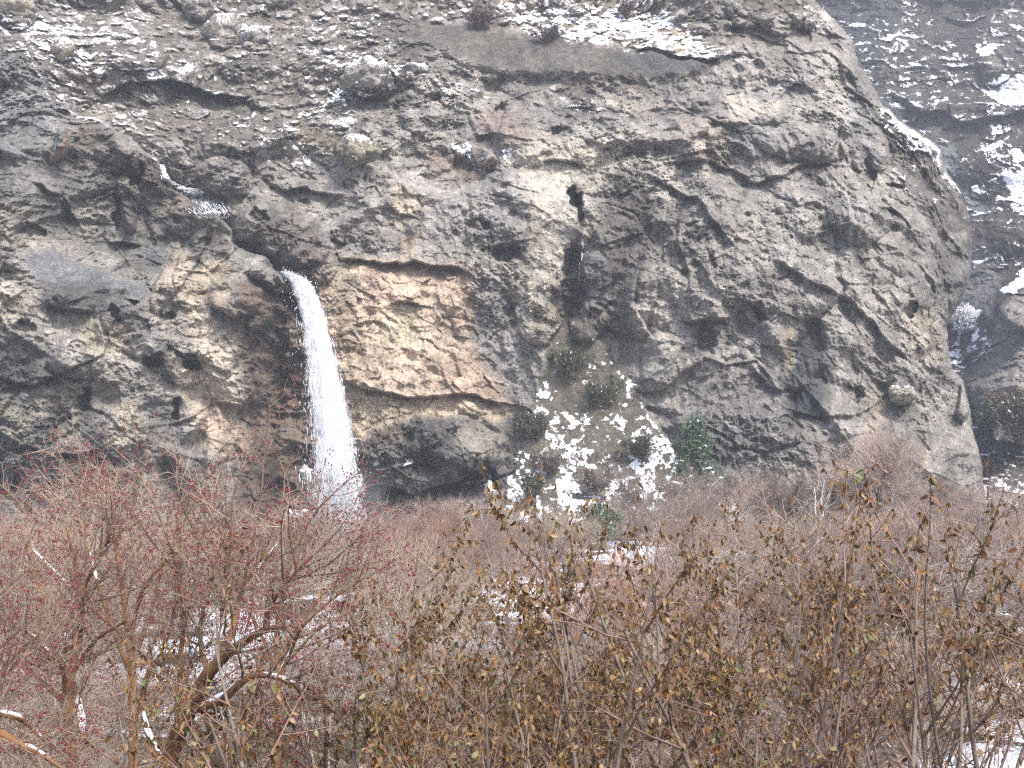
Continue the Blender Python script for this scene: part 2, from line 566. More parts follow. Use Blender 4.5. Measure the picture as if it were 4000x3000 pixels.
    L([(180, 1180), (300, 1218), (365, 1225)], 2.6, 40)
    L([(560, 1385), (650, 1420)], 2.4, 45)
    L([(690, 1372), (740, 1408), (790, 1428)], 2.8, 50)
    L([(810, 1190), (860, 1222), (918, 1240), (985, 1222)], 3.0, 45)
    L([(415, 943), (550, 950)], 2.6, 40)
    L([(1040, 695), (1114, 760), (1200, 734), (1345, 765)], 2.6, 50)
    L([(1480, 770), (1560, 830), (1650, 850)], 1.6, 50)
    L([(2110, 620), (2200, 628), (2300, 634)], 1.6, 40, 5)
    L([(1520, 1195), (1560, 1180), (1640, 1182)], 1.6, 35, 5)
    L([(1380, 1270), (1460, 1260), (1540, 1285)], 1.0, 30, 5)
    L([(3200, 640), (3260, 560), (3290, 480)], 2.0, 40)
    L([(2700, 1010), (2760, 1070), (2800, 1120)], 1.8, 40)
    L([(2930, 1440), (3000, 1500), (3060, 1520)], 1.8, 40)
    L([(2640, 840), (2660, 1000), (2700, 1130)], 2.0, 45)
    L([(2480, 1080), (2470, 1180), (2530, 1290), (2560, 1330)], -2.6, 50)
    L([(1990, 1160), (2010, 1250), (2050, 1330)], 1.6, 30)
    L([(120, 700), (240, 760), (300, 880)], 2.0, 50)
    L([(0, 1480), (120, 1500), (240, 1470)], 2.4, 50)
    L([(60, 1740), (200, 1780), (420, 1760)], 2.0, 50)
    L([(830, 560), (960, 600), (1080, 560)], 1.6, 40)
    # the pale straight rib at the right
    ledge(D, x, y, [(2980, 1000), (3140, 1080), (3310, 1165), (3400, 1270), (3490, 1362), (3580, 1440)], 2.8, 60, 9, .5)
    for a in ((2250, 765, 36, 44, -8, 0), (2262, 800, 20, 76, -8, .12), (1984, 994, 78, 40, -4.5, .25), (1908, 880, 32, 30, -3, 0), (1025, 838, 55, 28, -3.5, .4),
              (448, 830, 22, 70, -3.5, 0), (528, 690, 12, 70, -3.5, .3), (2760, 1325, 45, 66, -3.5, -.35), (3511, 734, 44, 19, -3.2, .2), (3460, 840, 46, 18, -3, .1),
              (443, 1228, 28, 34, -3, 0), (513, 1184, 32, 22, -3, 0), (608, 1410, 48, 30, -3.2, 0), (755, 1418, 40, 28, -3.5, 0), (684, 1595, 26, 48, -3.5, -.4),
              (640, 1228, 38, 30, -3, 0), (1050, 1480, 95, 330, -4, .05), (1920, 1850, 20, 75, -4, -.55), (1840, 1860, 60, 26, -3, -.3), (2960, 1220, 30, 46, -3, -.5),
              (3555, 1215, 34, 40, -3, .3), (3330, 1545, 40, 40, -2.2, 0), (1960, 430, 34, 34, -2.5, 0), (2200, 520, 60, 34, -2.2, .3), (1100, 1920, 80, 50, -3, 0),
              (90, 1290, 50, 30, -2.5, 0), (330, 1560, 30, 60, -2.5, .2), (120, 900, 60, 40, -2.2, 0), (1500, 1960, 110, 30, -3, 0), (1330, 960, 40, 26, -3, 0), (1680, 380, 36, 22, -2, 0),
              (2228, 1120, 48, 190, -4, .1), (2790, 1040, 30, 60, -2, -.3), (2480, 600, 60, 30, -2.2, .2), (3390, 690, 26, 90, -2.5, -.2)):
        blob(D, xh, yh, a[0], a[1], a[2], a[3], a[4] * .6, a[5])
    for a in ((494, 790, 46, 118, 3.2, -.1), (1433, 315, 104, 66, 4.5, .2), (873, 118, 66, 64, 3, 0), (1000, 150, 58, 48, 2.4, .3), (545, 215, 125, 70, 3, -.1), (70, 45, 80, 64, 3.2, 0),
              (247, 196, 42, 38, 2.2, 0), (775, 35, 58, 52, 2.6, 0), (1385, 585, 76, 62, 3.2, .2), (1108, 915, 200, 120, 4.5, .35), (1230, 1010, 90, 110, 3, 0), (2104, 1260, 80, 92, 2.4, 0), (2294, 1262, 80, 72, 2.4, 0),
              (2325, 1100, 56, 125, 2.0, 0), (1660, 1770, 300, 150, 4.5, -.08), (3524, 1540, 50, 42, 3, .3), (886, 690, 115, 72, 3.2, .3), (228, 570, 34, 80, 2.6, .25), (1640, 440, 80, 110, 2, -.4),
              (3420, 60, 0.1, 0.1, .1, 0), (2930, 40, 90, 70, 2.4, 0), (3050, 60, 80, 80, 2.4, 0), (3140, 70, 50, 40, 2, 0), (2890, 420, 190, 70, 2, .1), (3130, 560, 180, 70, 2.2, .1), (3380, 560, 90, 130, 2.5, -.6),
              (2500, 1180, 60, 160, 2.2, .1), (2580, 1420, 90, 120, 2, .2), (3360, 850, 120, 110, 2.6, .4), (740, 1010, 40, 130, 2.2, .5), (650, 1100, 40, 130, 2, .4), (920, 1150, 110, 80, 2.6, 0),
              (860, 1330, 90, 150, 2, 0), (780, 1760, 140, 200, 2, 0), (300, 1400, 120, 90, 2, 0), (1630, 1960, 180, 46, 2.5, 0), (1420, 1950, 70, 60, 2.5, 0), (3765, 1560, 24, 90, 3, 0), (3620, 1100, 0.1, .1, .1, 0)):
        blob(D, x, y, a[0], a[1], a[2], a[3], a[4], a[5], 2.6)
    # lip ledge that the waterfall leaves from, and its chute
    blob(D, x, y, 1060, 1095, 95, 42, 4.0, .55, 3)
    # round the right edge backwards, and cut what lies behind it
    de, se = seg_dist(X + wx * .6, Y + wy * .6, EDGE)
    sd = -de * se            # negative inside (left of the edge), positive beyond it
    D += 22 * sstep(-5, 12, sd) ** 1.5 + 2.0 * sstep(-40, 6, sd) ** 2
    D = np.clip(D, 80, 400)
    # a last de-spiking where depth jumps
    G = D.reshape(ny, nx)
    P = at(X, Y, D).reshape(ny, nx, 3)
    N = grid_normals(P)

    # --- rock colours (mostly what the stone itself is; some shade is painted in)
    tone = fbm(P0 / 13, 4, 111)
    tone2 = fbm(pw / 4.5, 4, 112)
    C = np.ones((len(X), 3)) * np.asarray(GRAY)
    k = np.clip(.35 + .55 * tone + .35 * tone2, 0, 1)[:, None]
    C = C * (1 - k) + np.asarray((.285, .265, .235)) * k
    lob = np.clip(tone2 * 2.0 - .35, 0, 1)[:, None]
    C = C * (1 - .55 * lob) + np.asarray((.11, .105, .098)) * .55 * lob
    pa = lambda pts, col, k=1.0, soft=28: paint(C, x, y, pts, col, k, soft)
    # upper slopes: brown earth between stones
    earth = np.clip(mslope * (.75 - .9 * sstep(.05, .35, stones) + .3 * tone2), 0, 1)[:, None]
    C = C * (1 - earth) + np.asarray((.135, .118, .098)) * earth
    pa([(1380, 60), (1620, 60), (1900, 120), (2200, 170), (2760, 245), (2750, 296), (2200, 296), (1900, 260), (1720, 190), (1560, 200)], (.12, .112, .097), .9)
    pa([(2450, 175), (2800, 225), (2780, 290), (2500, 280), (2380, 240)], (.088, .092, .092), .8, 20)
    pa([(1900, -60), (2480, -60), (2620, 60), (2780, 210), (2600, 190), (2300, 160), (2150, 140), (1950, 60)], (.19, .165, .12), .6, 40)
    pa([(2640, 120), (2790, 200), (2700, 215), (2600, 180)], YEL, .6, 25)
    pa([(1130, 470), (1330, 560), (1300, 600), (1150, 560)], (.25, .205, .13), .45, 40)
    pa([(1620, 600), (1700, 590), (1930, 640), (1900, 690), (1800, 720), (1700, 680)], (.17, .13, .10), .6, 30)
    pa([(1850, 430), (2050, 420), (2080, 560), (1980, 620), (1860, 560)], (.22, .17, .14), .7, 40)
    pa([(2180, 300), (2340, 300), (2330, 380), (2250, 400), (2190, 360)], (.12, .10, .088), .8, 18)
    pa([(2420, 300), (2520, 300), (2500, 400), (2430, 420)], (.14, .115, .095), .7, 18)
    pa([(2370, 340), (2460, 350), (2560, 400), (2590, 420), (2420, 450), (2350, 400)], CREAM, .6, 25)
    pa([(2150, 400), (2380, 410), (2420, 440), (2250, 480), (2160, 460)], DARK, .55, 30)
    # the left buttress
    pa([(-700, -60), (0, 95), (165, 297), (304, 443), (608, 633), (842, 854), (900, 1000), (700, 1100), (450, 1000), (250, 900), (-700, 900)], (.15, .146, .137), .8, 30)
    pa([(0, 200), (150, 320), (230, 520), (180, 640), (0, 600), (-300, 300)], (.20, .203, .196), .8, 30)
    pa([(304, 460), (608, 640), (842, 862), (910, 960), (830, 980), (700, 880), (560, 760), (400, 640), (290, 560)], (.15, .125, .105), .8, 25)
    pa([(190, 640), (260, 500), (262, 560), (220, 650)], (.30, .20, .125), .8, 8)
    pa([(455, 690), (535, 690), (540, 890), (460, 890)], (.115, .108, .09), .8, 15)
    pa(BLU1, BLUE, .95, 18)
    pa([(560, 960), (640, 900), (700, 960), (640, 1060), (590, 1080)], (.15, .157, .16), 1.0, 22)
    pa([(650, 1010), (700, 950), (760, 1000), (730, 1080), (680, 1140), (620, 1170), (600, 1260), (585, 1240), (600, 1130)], (.36, .305, .24), .85, 26)
    pa([(690, 1130), (820, 1010), (900, 1000), (930, 1090), (880, 1200), (970, 1190), (960, 1240), (860, 1230), (800, 1190), (730, 1220)], (.31, .262, .195), .9, 25)
    pa([(740, 1200), (820, 1210), (860, 1290), (920, 1360), (930, 1500), (960, 1620), (980, 1760), (800, 1760), (700, 1500), (740, 1380)], (.36, .31, .245), .95, 34)
    pa([(800, 1560), (950, 1560), (985, 1740), (900, 1800), (800, 1740)], (.32, .245, .19), .85, 30)
    pa([(590, 1330), (700, 1330), (720, 1400), (700, 1500), (640, 1480)], DARK, .7, 30)
    pa([(570, 1360), (780, 1360), (790, 1430), (700, 1440), (570, 1420)], (.10, .10, .097), .8, 20)
    pa([(640, 1400), (730, 1400), (740, 1500), (690, 1520)], CREAM, .9, 18)
    pa([(280, 1240), (360, 1230), (480, 1260), (500, 1340), (420, 1400), (300, 1360)], (.30, .265, .205), .8, 25)
    pa([(-300, 1250), (180, 1360), (380, 1600), (500, 1800), (400, 2000), (-300, 2000)], (.088, .089, .088), .9, 60)
    pa([(100, 1480), (200, 1460), (340, 1500), (330, 1640), (220, 1600), (130, 1640)], (.27, .24, .185), .6, 30)
    pa([(440, 1560), (540, 1560), (560, 1700), (480, 1800), (440, 1700)], (.33, .295, .23), .85, 22)
    pa([(560, 1560), (700, 1570), (720, 1720), (600, 1760)], (.13, .127, .122), .8, 25)
    pa([(20, 760), (120, 800), (170, 900), (110, 1010), (20, 960), (-60, 860)], (.28, .255, .21), .7, 26)
    pa([(300, 760), (420, 800), (400, 900), (330, 940), (280, 860)], (.27, .255, .225), .65, 24)
    pa([(-100, 1080), (60, 1060), (120, 1180), (60, 1280), (-100, 1250)], (.27, .245, .20), .7, 26)
    pa([(170, 1080), (430, 1130), (560, 1200), (440, 1260), (250, 1200), (160, 1180)], (.105, .105, .103), .75, 26)
    pa([(480, 1230), (580, 1240), (620, 1330), (520, 1330)], (.12, .122, .122), .75, 22)
    pa([(20, 1560), (110, 1600), (130, 1720), (40, 1740), (-40, 1650)], (.26, .235, .185), .65, 24)
    pa([(200, 1640), (300, 1650), (330, 1780), (240, 1800)], (.25, .225, .18), .65, 22)
    pa([(620, 1760), (760, 1740), (800, 1900), (700, 2000), (620, 1900)], (.115, .113, .108), .7, 30)
    # rock behind and beside the waterfall
    pa([(930, 1120), (1130, 1110), (1190, 1250), (1240, 1500), (1260, 1800), (1200, 2100), (900, 2050), (960, 1700), (940, 1400), (890, 1280)], (.145, .112, .088), .92, 30)
    pa([(940, 1110), (1020, 1100), (1060, 1160), (1010, 1220), (950, 1180)], (.18, .135, .11), .8, 20)
    pa([(1000, 1230), (1080, 1240), (1090, 1330), (1010, 1340)], (.10, .092, .07), .7, 20)
    pa([(1060, 1480), (1150, 1460), (1170, 1600), (1080, 1640)], (.22, .135, .09), .55, 40)
    pa([(1050, 1750), (1150, 1700), (1160, 1800), (1080, 1840)], (.20, .16, .10), .6, 30)
    pa([(985, 880), (1130, 800), (1250, 880), (1290, 1050), (1260, 1150), (1150, 1060), (1030, 980)], (.155, .132, .115), .9, 34)
    pa([(920, 960), (960, 930), (1100, 1040), (1120, 1080), (1050, 1050)], (.13, .128, .125), .7, 15)
    pa([(640, 620), (820, 640), (860, 760), (800, 780), (700, 700)], (.15, .13, .112), .8, 25)
    # the tan face
    pa(TANF, (.36, .292, .225), .95, 35)
    pa([(1430, 1010), (1850, 1040), (1860, 1180), (1830, 1300), (1700, 1250), (1560, 1220), (1430, 1240)], (.345, .27, .205), .7, 30)
    pa([(1430, 1040), (1520, 1040), (1530, 1180), (1440, 1200)], (.30, .225, .185), .7, 25)
    pa([(1540, 1190), (1640, 1200), (1640, 1330), (1520, 1340), (1480, 1280)], (.315, .285, .205), .75, 25)
    pa([(1300, 1000), (1380, 1010), (1390, 1160), (1330, 1200), (1290, 1150)], (.22, .205, .165), .8, 25)
    pa([(1330, 1520), (1600, 1555), (1840, 1560), (1990, 1600), (1960, 1660), (1700, 1620), (1500, 1680), (1350, 1740)], (.385, .325, .24), .9, 20)
    pa([(1720, 1380), (1880, 1380), (1960, 1560), (1780, 1560)], (.36, .28, .21), .6, 40)
    # streaky brown and gray stain on the face
    stain = (np.clip(fbm(np.stack([pw[:, 0] / 1.3, pw[:, 1] / 6, pw[:, 2] / 9], -1), 3, 121) * 2.2 - .25, 0, 1) * mtan)[:, None]
    C = C * (1 - .5 * stain) + np.asarray((.20, .155, .115)) * .5 * stain
    pa([(1540, 720), (1620, 730), (1650, 790), (1580, 900), (1530, 860)], (.34, .285, .21), .7, 25)
    pa([(1560, 930), (1640, 900), (1640, 990), (1590, 1020)], (.36, .29, .22), .8, 16)
    # gray-blue band right of it
    pa([(1850, 1100), (1950, 1080), (2000, 1300), (2110, 1500), (2100, 1580), (1980, 1570), (1870, 1330)], (.21, .203, .195), .8, 40)
    pa([(1900, 700), (2080, 720), (2060, 900), (2000, 1000), (1900, 880)], (.255, .245, .235), .6, 40)
    # pale alcove, the cave's painted shade and the dark water-stained rock
    pa([(2040, 570), (2200, 540), (2330, 540), (2420, 600), (2390, 690), (2310, 760), (2290, 900), (2210, 1000), (2150, 1150), (2040, 1180), (2010, 1050), (2060, 880), (2060, 720)], (.325, .295, .245), .85, 40)
    pa([(2180, 640), (2260, 650), (2250, 900), (2200, 980), (2160, 900)], (.345, .325, .275), .8, 24)
    pa([(2240, 740), (2280, 730), (2270, 830), (2255, 850)], (.055, .052, .048), .8, 8)  # shadow inside the cave mouth, put into the rock colour
    pa([(2275, 840), (2340, 830), (2330, 960), (2240, 1080), (2220, 1000)], (.235, .205, .145), .8, 25)
    pa([(2420, 640), (2500, 700), (2550, 780), (2540, 1000), (2480, 1150), (2490, 1330), (2320, 1330), (2140, 1260), (2200, 1080), (2270, 980), (2330, 860), (2370, 720)], (.118, .108, .097), .9, 28)
    pa([(2255, 830), (2275, 830), (2262, 1000), (2240, 1250), (2195, 1250), (2215, 1060)], (.062, .058, .052), .8, 14)
    pa([(2280, 1030), (2370, 1010), (2390, 1180), (2300, 1200)], (.145, .15, .152), .85, 18)
    pa([(2120, 1150), (2250, 1050), (2270, 1200), (2200, 1260), (2110, 1220)], (.12, .112, .095), .8, 25)
    pa([(2050, 1190), (2150, 1190), (2160, 1310), (2060, 1310)], (.30, .265, .20), .6, 25)
    # dark bulge under the face
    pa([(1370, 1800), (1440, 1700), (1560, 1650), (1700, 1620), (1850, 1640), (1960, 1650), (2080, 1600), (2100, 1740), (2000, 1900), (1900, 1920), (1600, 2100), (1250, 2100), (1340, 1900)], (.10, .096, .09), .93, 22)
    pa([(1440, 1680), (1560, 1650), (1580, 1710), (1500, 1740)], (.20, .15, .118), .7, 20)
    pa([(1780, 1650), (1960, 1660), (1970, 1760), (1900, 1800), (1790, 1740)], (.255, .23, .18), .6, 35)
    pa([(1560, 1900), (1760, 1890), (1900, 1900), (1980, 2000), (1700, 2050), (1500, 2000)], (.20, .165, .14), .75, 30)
    # right half: grey mottled rock with dark stain streaks, and one fin's painted shade
    streak = fbm(np.stack([pw[:, 0] / 1.7, pw[:, 1] / 8, pw[:, 2] / 14], -1), 3, 131)
    RST = [(2640, 1100), (2900, 1050), (3250, 1250), (3500, 1400), (3700, 1600), (3830, 1900), (3800, 2300), (2500, 2300), (2450, 1500)]
    st = (np.clip(streak * 2.4 - .1, 0, 1) * polymask(x, y, RST, 90))[:, None]
    C = C * (1 - .62 * st) + np.asarray((.088, .09, .092)) * .62 * st
    pa([(3080, 1280), (3190, 1290), (3260, 1440), (3230, 1640), (3080, 1640), (3050, 1450)], (.060, .064, .068), .92, 40)
    pa([(2620, 1680), (2760, 1600), (2900, 1700), (2880, 2000), (2640, 2000)], (.075, .078, .08), .75, 50)
    pa([(3050, 1300), (3110, 1270), (3100, 1420), (3060, 1470)], (.33, .265, .20), .6, 14)
    pa([(3400, 1560), (3470, 1540), (3430, 1720), (3360, 1760), (3370, 1680)], (.32, .27, .21), .75, 14)
    pa([(3590, 1720), (3630, 1710), (3625, 1860), (3590, 1880)], (.30, .26, .205), .7, 10)
    pa([(2980, 990), (3120, 1060), (3320, 1160), (3500, 1360), (3590, 1440), (3540, 1450), (3400, 1320), (3290, 1190), (3120, 1100)], (.30, .29, .265), .75, 14)
    pa([(2820, 520), (3020, 470), (3060, 540), (2950, 590), (2830, 600)], (.225, .23, .225), .6, 30)
    pa([(2960, 330), (3150, 220), (3180, 300), (3100, 400), (3000, 400)], (.30, .29, .275), .6, 30)
    pa([(2840, 380), (3050, 400), (3040, 440), (2850, 490)], (.36, .325, .265), .75, 18)
    pa([(2640, 480), (2820, 440), (2830, 640), (2700, 660)], (.27, .225, .185), .6, 30)
    pa([(3120, 700), (3300, 770), (3280, 820), (3130, 740)], (.155, .155, .15), .85, 16)
    pa([(3320, 300), (3420, 420), (3440, 620), (3400, 700), (3340, 600), (3300, 420)], (.15, .15, .15), .75, 20)
    pa([(3060, 800), (3260, 880), (3400, 1060), (3300, 1160), (3100, 1060)], (.27, .26, .235), .5, 60)
    pa([(3540, 1170), (3640, 1200), (3690, 1420), (3560, 1400)], (.31, .265, .20), .6, 30)
    pa([(3640, 950), (3800, 940), (3820, 1060), (3740, 1170), (3670, 1150)], (.115, .112, .106), .75, 22)  # shaded fin beside the gully: its shade is painted into the stone colour
    pa(GUL, (.125, .113, .10), .85, 25)
    pa(TALUS, (.112, .101, .08), .97, 14)
    mot = fbm(p / 1.5, 4, 113, gain=.75)
    mot2 = fbm(p / 5.5, 3, 114, gain=.6)
    rocky = 1 - .65 * smooth_ground
    C *= (1 + .10 * tone2 + (.66 * mot * zone + .46 * mot2) * rocky)[:, None]
    C *= (1 + .16 * np.clip(r3 - .5, -.5, .5) * rocky + .22 * (r2 - .5) * rocky)[:, None]
    # hairline joints, open only here and there
    gate = np.clip(fbm(p / 7, 3, 118) * 2.5 + .2, 0, 1)
    C *= (1 - .25 * np.exp(-e2 / .035) * gate * rocky - .22 * np.exp(-e1 / .02) * (1 - gate) * rocky)[:, None]
    g_ = C.mean(1, keepdims=True)
    C = g_ + (C - g_) * (.86 + .06 * mtan[:, None])
    C = .2 * (np.clip(C, .01, 1) / .2) ** 1.1
    C = np.clip(C, .025, .6)

    # --- snow: lies where the ground is flat enough, in the traced regions
    nz = N[..., 2].ravel()
    hg = blur(G, 2).ravel() - D           # stands out from its surroundings
    sn_noise = fbm(P0 / 6, 4, 141)
    sn_fine = fbm(p / .7, 3, 142)
    W = np.zeros_like(X)
    def sw(pts, k, soft=40):
        W[:] = np.maximum(W, polymask(x, y, pts, soft) * k)
    sw([(-700, -500), (1500, -500), (1560, 200), (1420, 420), (1200, 620), (900, 560), (600, 520), (420, 470), (280, 420), (140, 290), (0, 90), (-700, -60)], 0.08, 50)
    sw([(100, 130), (300, 150), (420, 280), (330, 430), (220, 400), (150, 290)], 0.14, 40)
    sw([(60, 60), (700, 20), (1000, 140), (800, 220), (400, 260), (160, 220)], 0.10, 40)
    sw([(470, 250), (700, 260), (900, 320), (880, 345), (700, 295), (520, 320)], 0.14, 14)
    sw([(1050, 560), (1300, 540), (1330, 610), (1200, 660), (1060, 640)], 0.15, 30)
    sw([(1150, 380), (1400, 440), (1330, 560), (1180, 540)], 0.10, 40)
    sw([(1880, -60), (2480, -60), (2620, 60), (2800, 205), (2620, 200), (2300, 170), (2130, 140), (1960, 60)], 0.63, 30)
    sw([(1300, -60), (1900, -60), (1960, 60), (1760, 80), (1500, 40)], 0.08, 30)
    sw([(900, -100), (1300, -60), (1300, 40), (1000, 60)], 0.11, 30)
    sw([(2440, 160), (2800, 205), (2960, 220), (2920, 250), (2700, 230)], .12, 14)
    sw([(3030, 300), (3140, 320), (3130, 350), (3040, 345)], 0.68, 10)
    sw([(2840, 220), (2920, 220), (2925, 245), (2850, 245)], .35, 10)
    sw([(3130, 20), (3240, 60), (3340, 200), (3280, 190), (3150, 80)], 0.10, 20)
    sw([(3442, 425), (3480, 430), (3580, 510), (3680, 590), (3730, 680), (3660, 650), (3540, 560), (3460, 490)], .34, 16)
    sw([(3660, 590), (3730, 690), (3800, 775), (3760, 790), (3680, 700)], 0.13, 16)
    sw([(3470, 560), (3700, 760), (3820, 850), (3760, 920), (3560, 800), (3480, 680)], 0.07, 30)
    sw([(3180, 420), (3330, 440), (3400, 520), (3300, 470)], 0.07, 16)
    sw([(1760, 560), (1830, 560), (1830, 605), (1760, 605)], 0.77, 10)
    sw([(1960, 590), (2000, 590), (2000, 620), (1960, 620)], 0.74, 8)
    sw([(1500, 240), (1620, 260), (1600, 330), (1480, 330)], 0.11, 20)
    sw([(1280, 520), (1400, 530), (1560, 590), (1550, 610), (1400, 560)], 0.15, 8)
    sw([(1560, 300), (1900, 320), (1900, 400), (1700, 380)], 0.07, 30)
    sw([(2200, 370), (2360, 380), (2380, 440), (2240, 440)], 0.07, 20)
    sw([(600, 600), (680, 600), (670, 640), (610, 660)], 0.16, 14)
    talk = mtal * (.02 + .10 * sstep(1300, 1750, y) + .13 * sstep(1600, 1800, y))
    W = np.maximum(W, talk)
    sw([(2260, 1480), (2310, 1480), (2420, 1600), (2640, 1760), (2700, 1950), (2600, 2200), (1950, 2200), (1990, 1950), (2080, 1880), (2180, 1750), (2240, 1640)], 0.20, 40)
    sw([(2190, 1620), (2260, 1600), (2300, 1700), (2400, 1830), (2460, 1900), (2300, 1960), (2130, 1960), (2050, 1900), (2130, 1780)], 0.22, 30)
    sw([(2030, 1750), (2110, 1700), (2070, 1880), (2000, 2000), (1960, 2000)], 0.20, 20)
    sw([(2090, 1490), (2140, 1490), (2140, 1560), (2090, 1550)], 0.68, 10)
    sw([(1770, 1850), (1920, 1880), (1960, 1910), (1900, 1920), (1780, 1880)], 0.16, 12)
    sw([(1570, 1790), (1610, 1790), (1605, 1825), (1570, 1825)], 0.80, 8)
    sw([(2440, 1480), (2500, 1500), (2500, 1560), (2450, 1540)], 0.16, 12)
    snow = np.where(mtal > .5, snow_by_cover(np.where(mtal > .5, W, 0), sstep(.2, .85, nz) * .25, hg * 1.5, sn_noise * .5, fbm(p / .42, 3, 143) * 1.0 + fbm(p / 1.5, 3, 144) * .6),
                    snow_by_cover(np.where(mtal > .5, 0, W), sstep(.2, .85, nz), hg, sn_noise, sn_fine))

    faces = grid_faces(ny, nx)
    keep = sd.reshape(ny, nx)
    fk = (keep[:-1, :-1] < 11) & (keep[1:, 1:] < 11)
    ft = (mtal.reshape(ny, nx)[:-1, :-1] > .5)
    Pf = P.reshape(-1, 3)
    mat = rock_material('cliff_rock')
    def sub(name, sel):
        f = faces[sel.ravel()]
        used = np.unique(f)
        remap = np.full(len(Pf), -1)
        remap[used] = np.arange(len(used))
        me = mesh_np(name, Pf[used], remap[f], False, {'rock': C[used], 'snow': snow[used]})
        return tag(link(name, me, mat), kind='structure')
    sub('cliff', fk & ~ft)
    sub('scree_slope', fk & ft)
    return gx, gy, G

CLX, CLY, CLD = build_cliff()

def cliff_depth(Fx, Fy):
    i = int(np.clip(round((Fx - CLX[0]) / (CLX[1] - CLX[0])), 0, len(CLX) - 1))
    j = int(np.clip(round((Fy - CLY[0]) / (CLY[1] - CLY[0])), 0, len(CLY) - 1))
    return float(CLD[max(0, j - 1):j + 2, max(0, i - 1):i + 2].mean())

def build_far_slope():
    step = 4.0
    gx = np.arange(2850, 4900, step)
    gy = np.arange(-500, 2350, step)
    nx, ny = len(gx), len(gy)
    X, Y = [a.ravel() for a in np.meshgrid(gx, gy)]
    q = np.stack([X / 80, Y / 80, np.zeros_like(X)], -1)
    wx, wy = fbm(q + 5, 4, 203) * 24, fbm(q + 40, 4, 209) * 20
    x, y = X + wx, Y + wy
    cols = [2850, 3450, 3700, 4000, 4400, 4900]
    rows = [-500, 0, 340, 420, 700, 1000, 1300, 1700, 2000, 2350]
    T = [[420, 420, 420, 410, 400, 390],
         [345, 340, 340, 335, 330, 320],
         [305, 300, 298, 292, 285, 275],
         [285, 280, 278, 272, 262, 250],
         [265, 262, 262, 250, 238, 225],
         [240, 240, 238, 222, 205, 190],
         [205, 205, 205, 180, 165, 150],
         [165, 165, 165, 148, 138, 128],
         [140, 140, 138, 130, 124, 116],
         [115, 115, 115, 112, 108, 104]]
    D = lerp_table(x, y, cols, rows, T)
    P0 = at(X, Y, D)
    w3 = np.stack([fbm(P0 / 16, 3, 221), fbm(P0 / 16 + 31, 3, 222), fbm(P0 / 16 + 67, 3, 223)], -1)
    p = P0 + w3 * 4
    p[:, 1] *= .3
    H = fbm(p / 26, 4, 231) * 6 + fbm(p / 9, 4, 232, ridge=True) * 1.8
    f2, e2, _, _ = facets(p[:, 0] / 3.4, (p[:, 2] + p[:, 1] * .4) / 3.0, 262)
    H += f2 * 1.2 + fbm(p / 2.4, 5, 233, gain=.78) * 1.9 - fbm(np.stack([p[:, 0] / 5, p[:, 1] / 9, p[:, 2] / 22], -1), 3, 235, ridge=True) * 1.3
    D -= H
    L = lambda pts, amp, dec, w=7.0, low=.6: ledge(D, x, y, pts, amp, dec, w, low)
    L([(3400, 375), (3480, 362), (3540, 385), (3600, 435), (3700, 450), (3800, 480), (3900, 450), (4010, 440), (4300, 420)], 9, 50)
    L([(3680, 70), (3780, 85), (3860, 70)], 5, 30)
    L([(3880, 190), (3920, 260), (3900, 330)], 4, 40)
    blob(D, x, y, 3510, 425, 80, 50, -10, .5)
    blob(D, x, y, 4010, 1400, 230, 330, 14, .2, 2.4)
    blob(D, x, y, 4010, 1180, 120, 120, 6, .2, 2.4)
    blob(D, x, y, 3890, 250, 70, 80, 6, .2, 2.4)
    D = np.clip(D, 80, 500)
    P = at(X, Y, D).reshape(ny, nx, 3)
    N = grid_normals(P)
    t = fbm(p / 8, 4, 241)
    C = np.ones((len(X), 3)) * np.asarray((.092, .082, .072))
    k = np.clip(.4 + t, 0, 1)[:, None]
    C = C * (1 - k) + np.asarray((.125, .112, .098)) * k
    C *= .55
    pa = lambda pts, col, k=1.0, soft=28: paint(C, x, y, pts, col, k, soft)
    pa([(2850, -500), (3560, -500), (3520, 60), (3440, 300), (2900, 300)], (.045, .048, .05), .8, 40)
    pa([(3420, 380), (3520, 370), (3640, 470), (3700, 600), (3780, 760), (3860, 830), (3700, 760), (3560, 520)], (.06, .065, .068), .85, 25)
    pa([(3640, 560), (3720, 560), (3780, 740), (3880, 820), (3800, 830), (3720, 720)], (.17, .185, .188), .6, 14)
    pa([(3500, 380), (3560, 400), (3680, 450), (3800, 470), (4000, 440), (4000, 470), (3800, 500), (3640, 470)], (.25, .225, .19), .6, 12)
    pa([(3880, 150), (3930, 240), (3920, 290), (3860, 270)], (.22, .20, .165), .6, 20)
    pa([(3950, -60), (4300, -60), (4300, 120), (3920, 80)], (.16, .135, .11), .7, 30)
    pa([(3780, 1480), (3900, 1230), (4020, 1110), (4300, 1000), (4400, 1800), (4020, 1740), (3830, 1640), (3790, 1560)], (.255, .238, .212), .9, 22)
    pa([(3760, 940), (3900, 960), (3900, 1200), (3840, 1300), (3760, 1500), (3700, 1300)], (.14, .14, .138), .8, 30)
    pa([(3830, 1700), (4300, 1700), (4300, 2000), (3860, 2000)], (.10, .094, .088), .9, 30)
    for ln in ([(3545, -20), (3522, 90), (3490, 180), (3462, 240), (3444, 285)], [(3925, -20), (3890, 50), (3860, 110), (3842, 150)], [(3330, 10), (3385, 48)]):
        d_, _ = seg_dist(X + .3 * wx, Y + .3 * wy, ln)
        w_ = (.8 * np.exp(-(d_ / 4.0) ** 2) * (.5 + .5 * np.sin(Y / 9)))[:, None]
        C = C * (1 - w_) + np.asarray((.42, .39, .33)) * w_
    C = np.clip(C * (.95 + .25 * t[:, None] + .35 * fbm(p / 2.6, 4, 243, gain=.75)[:, None]), .02, .6)
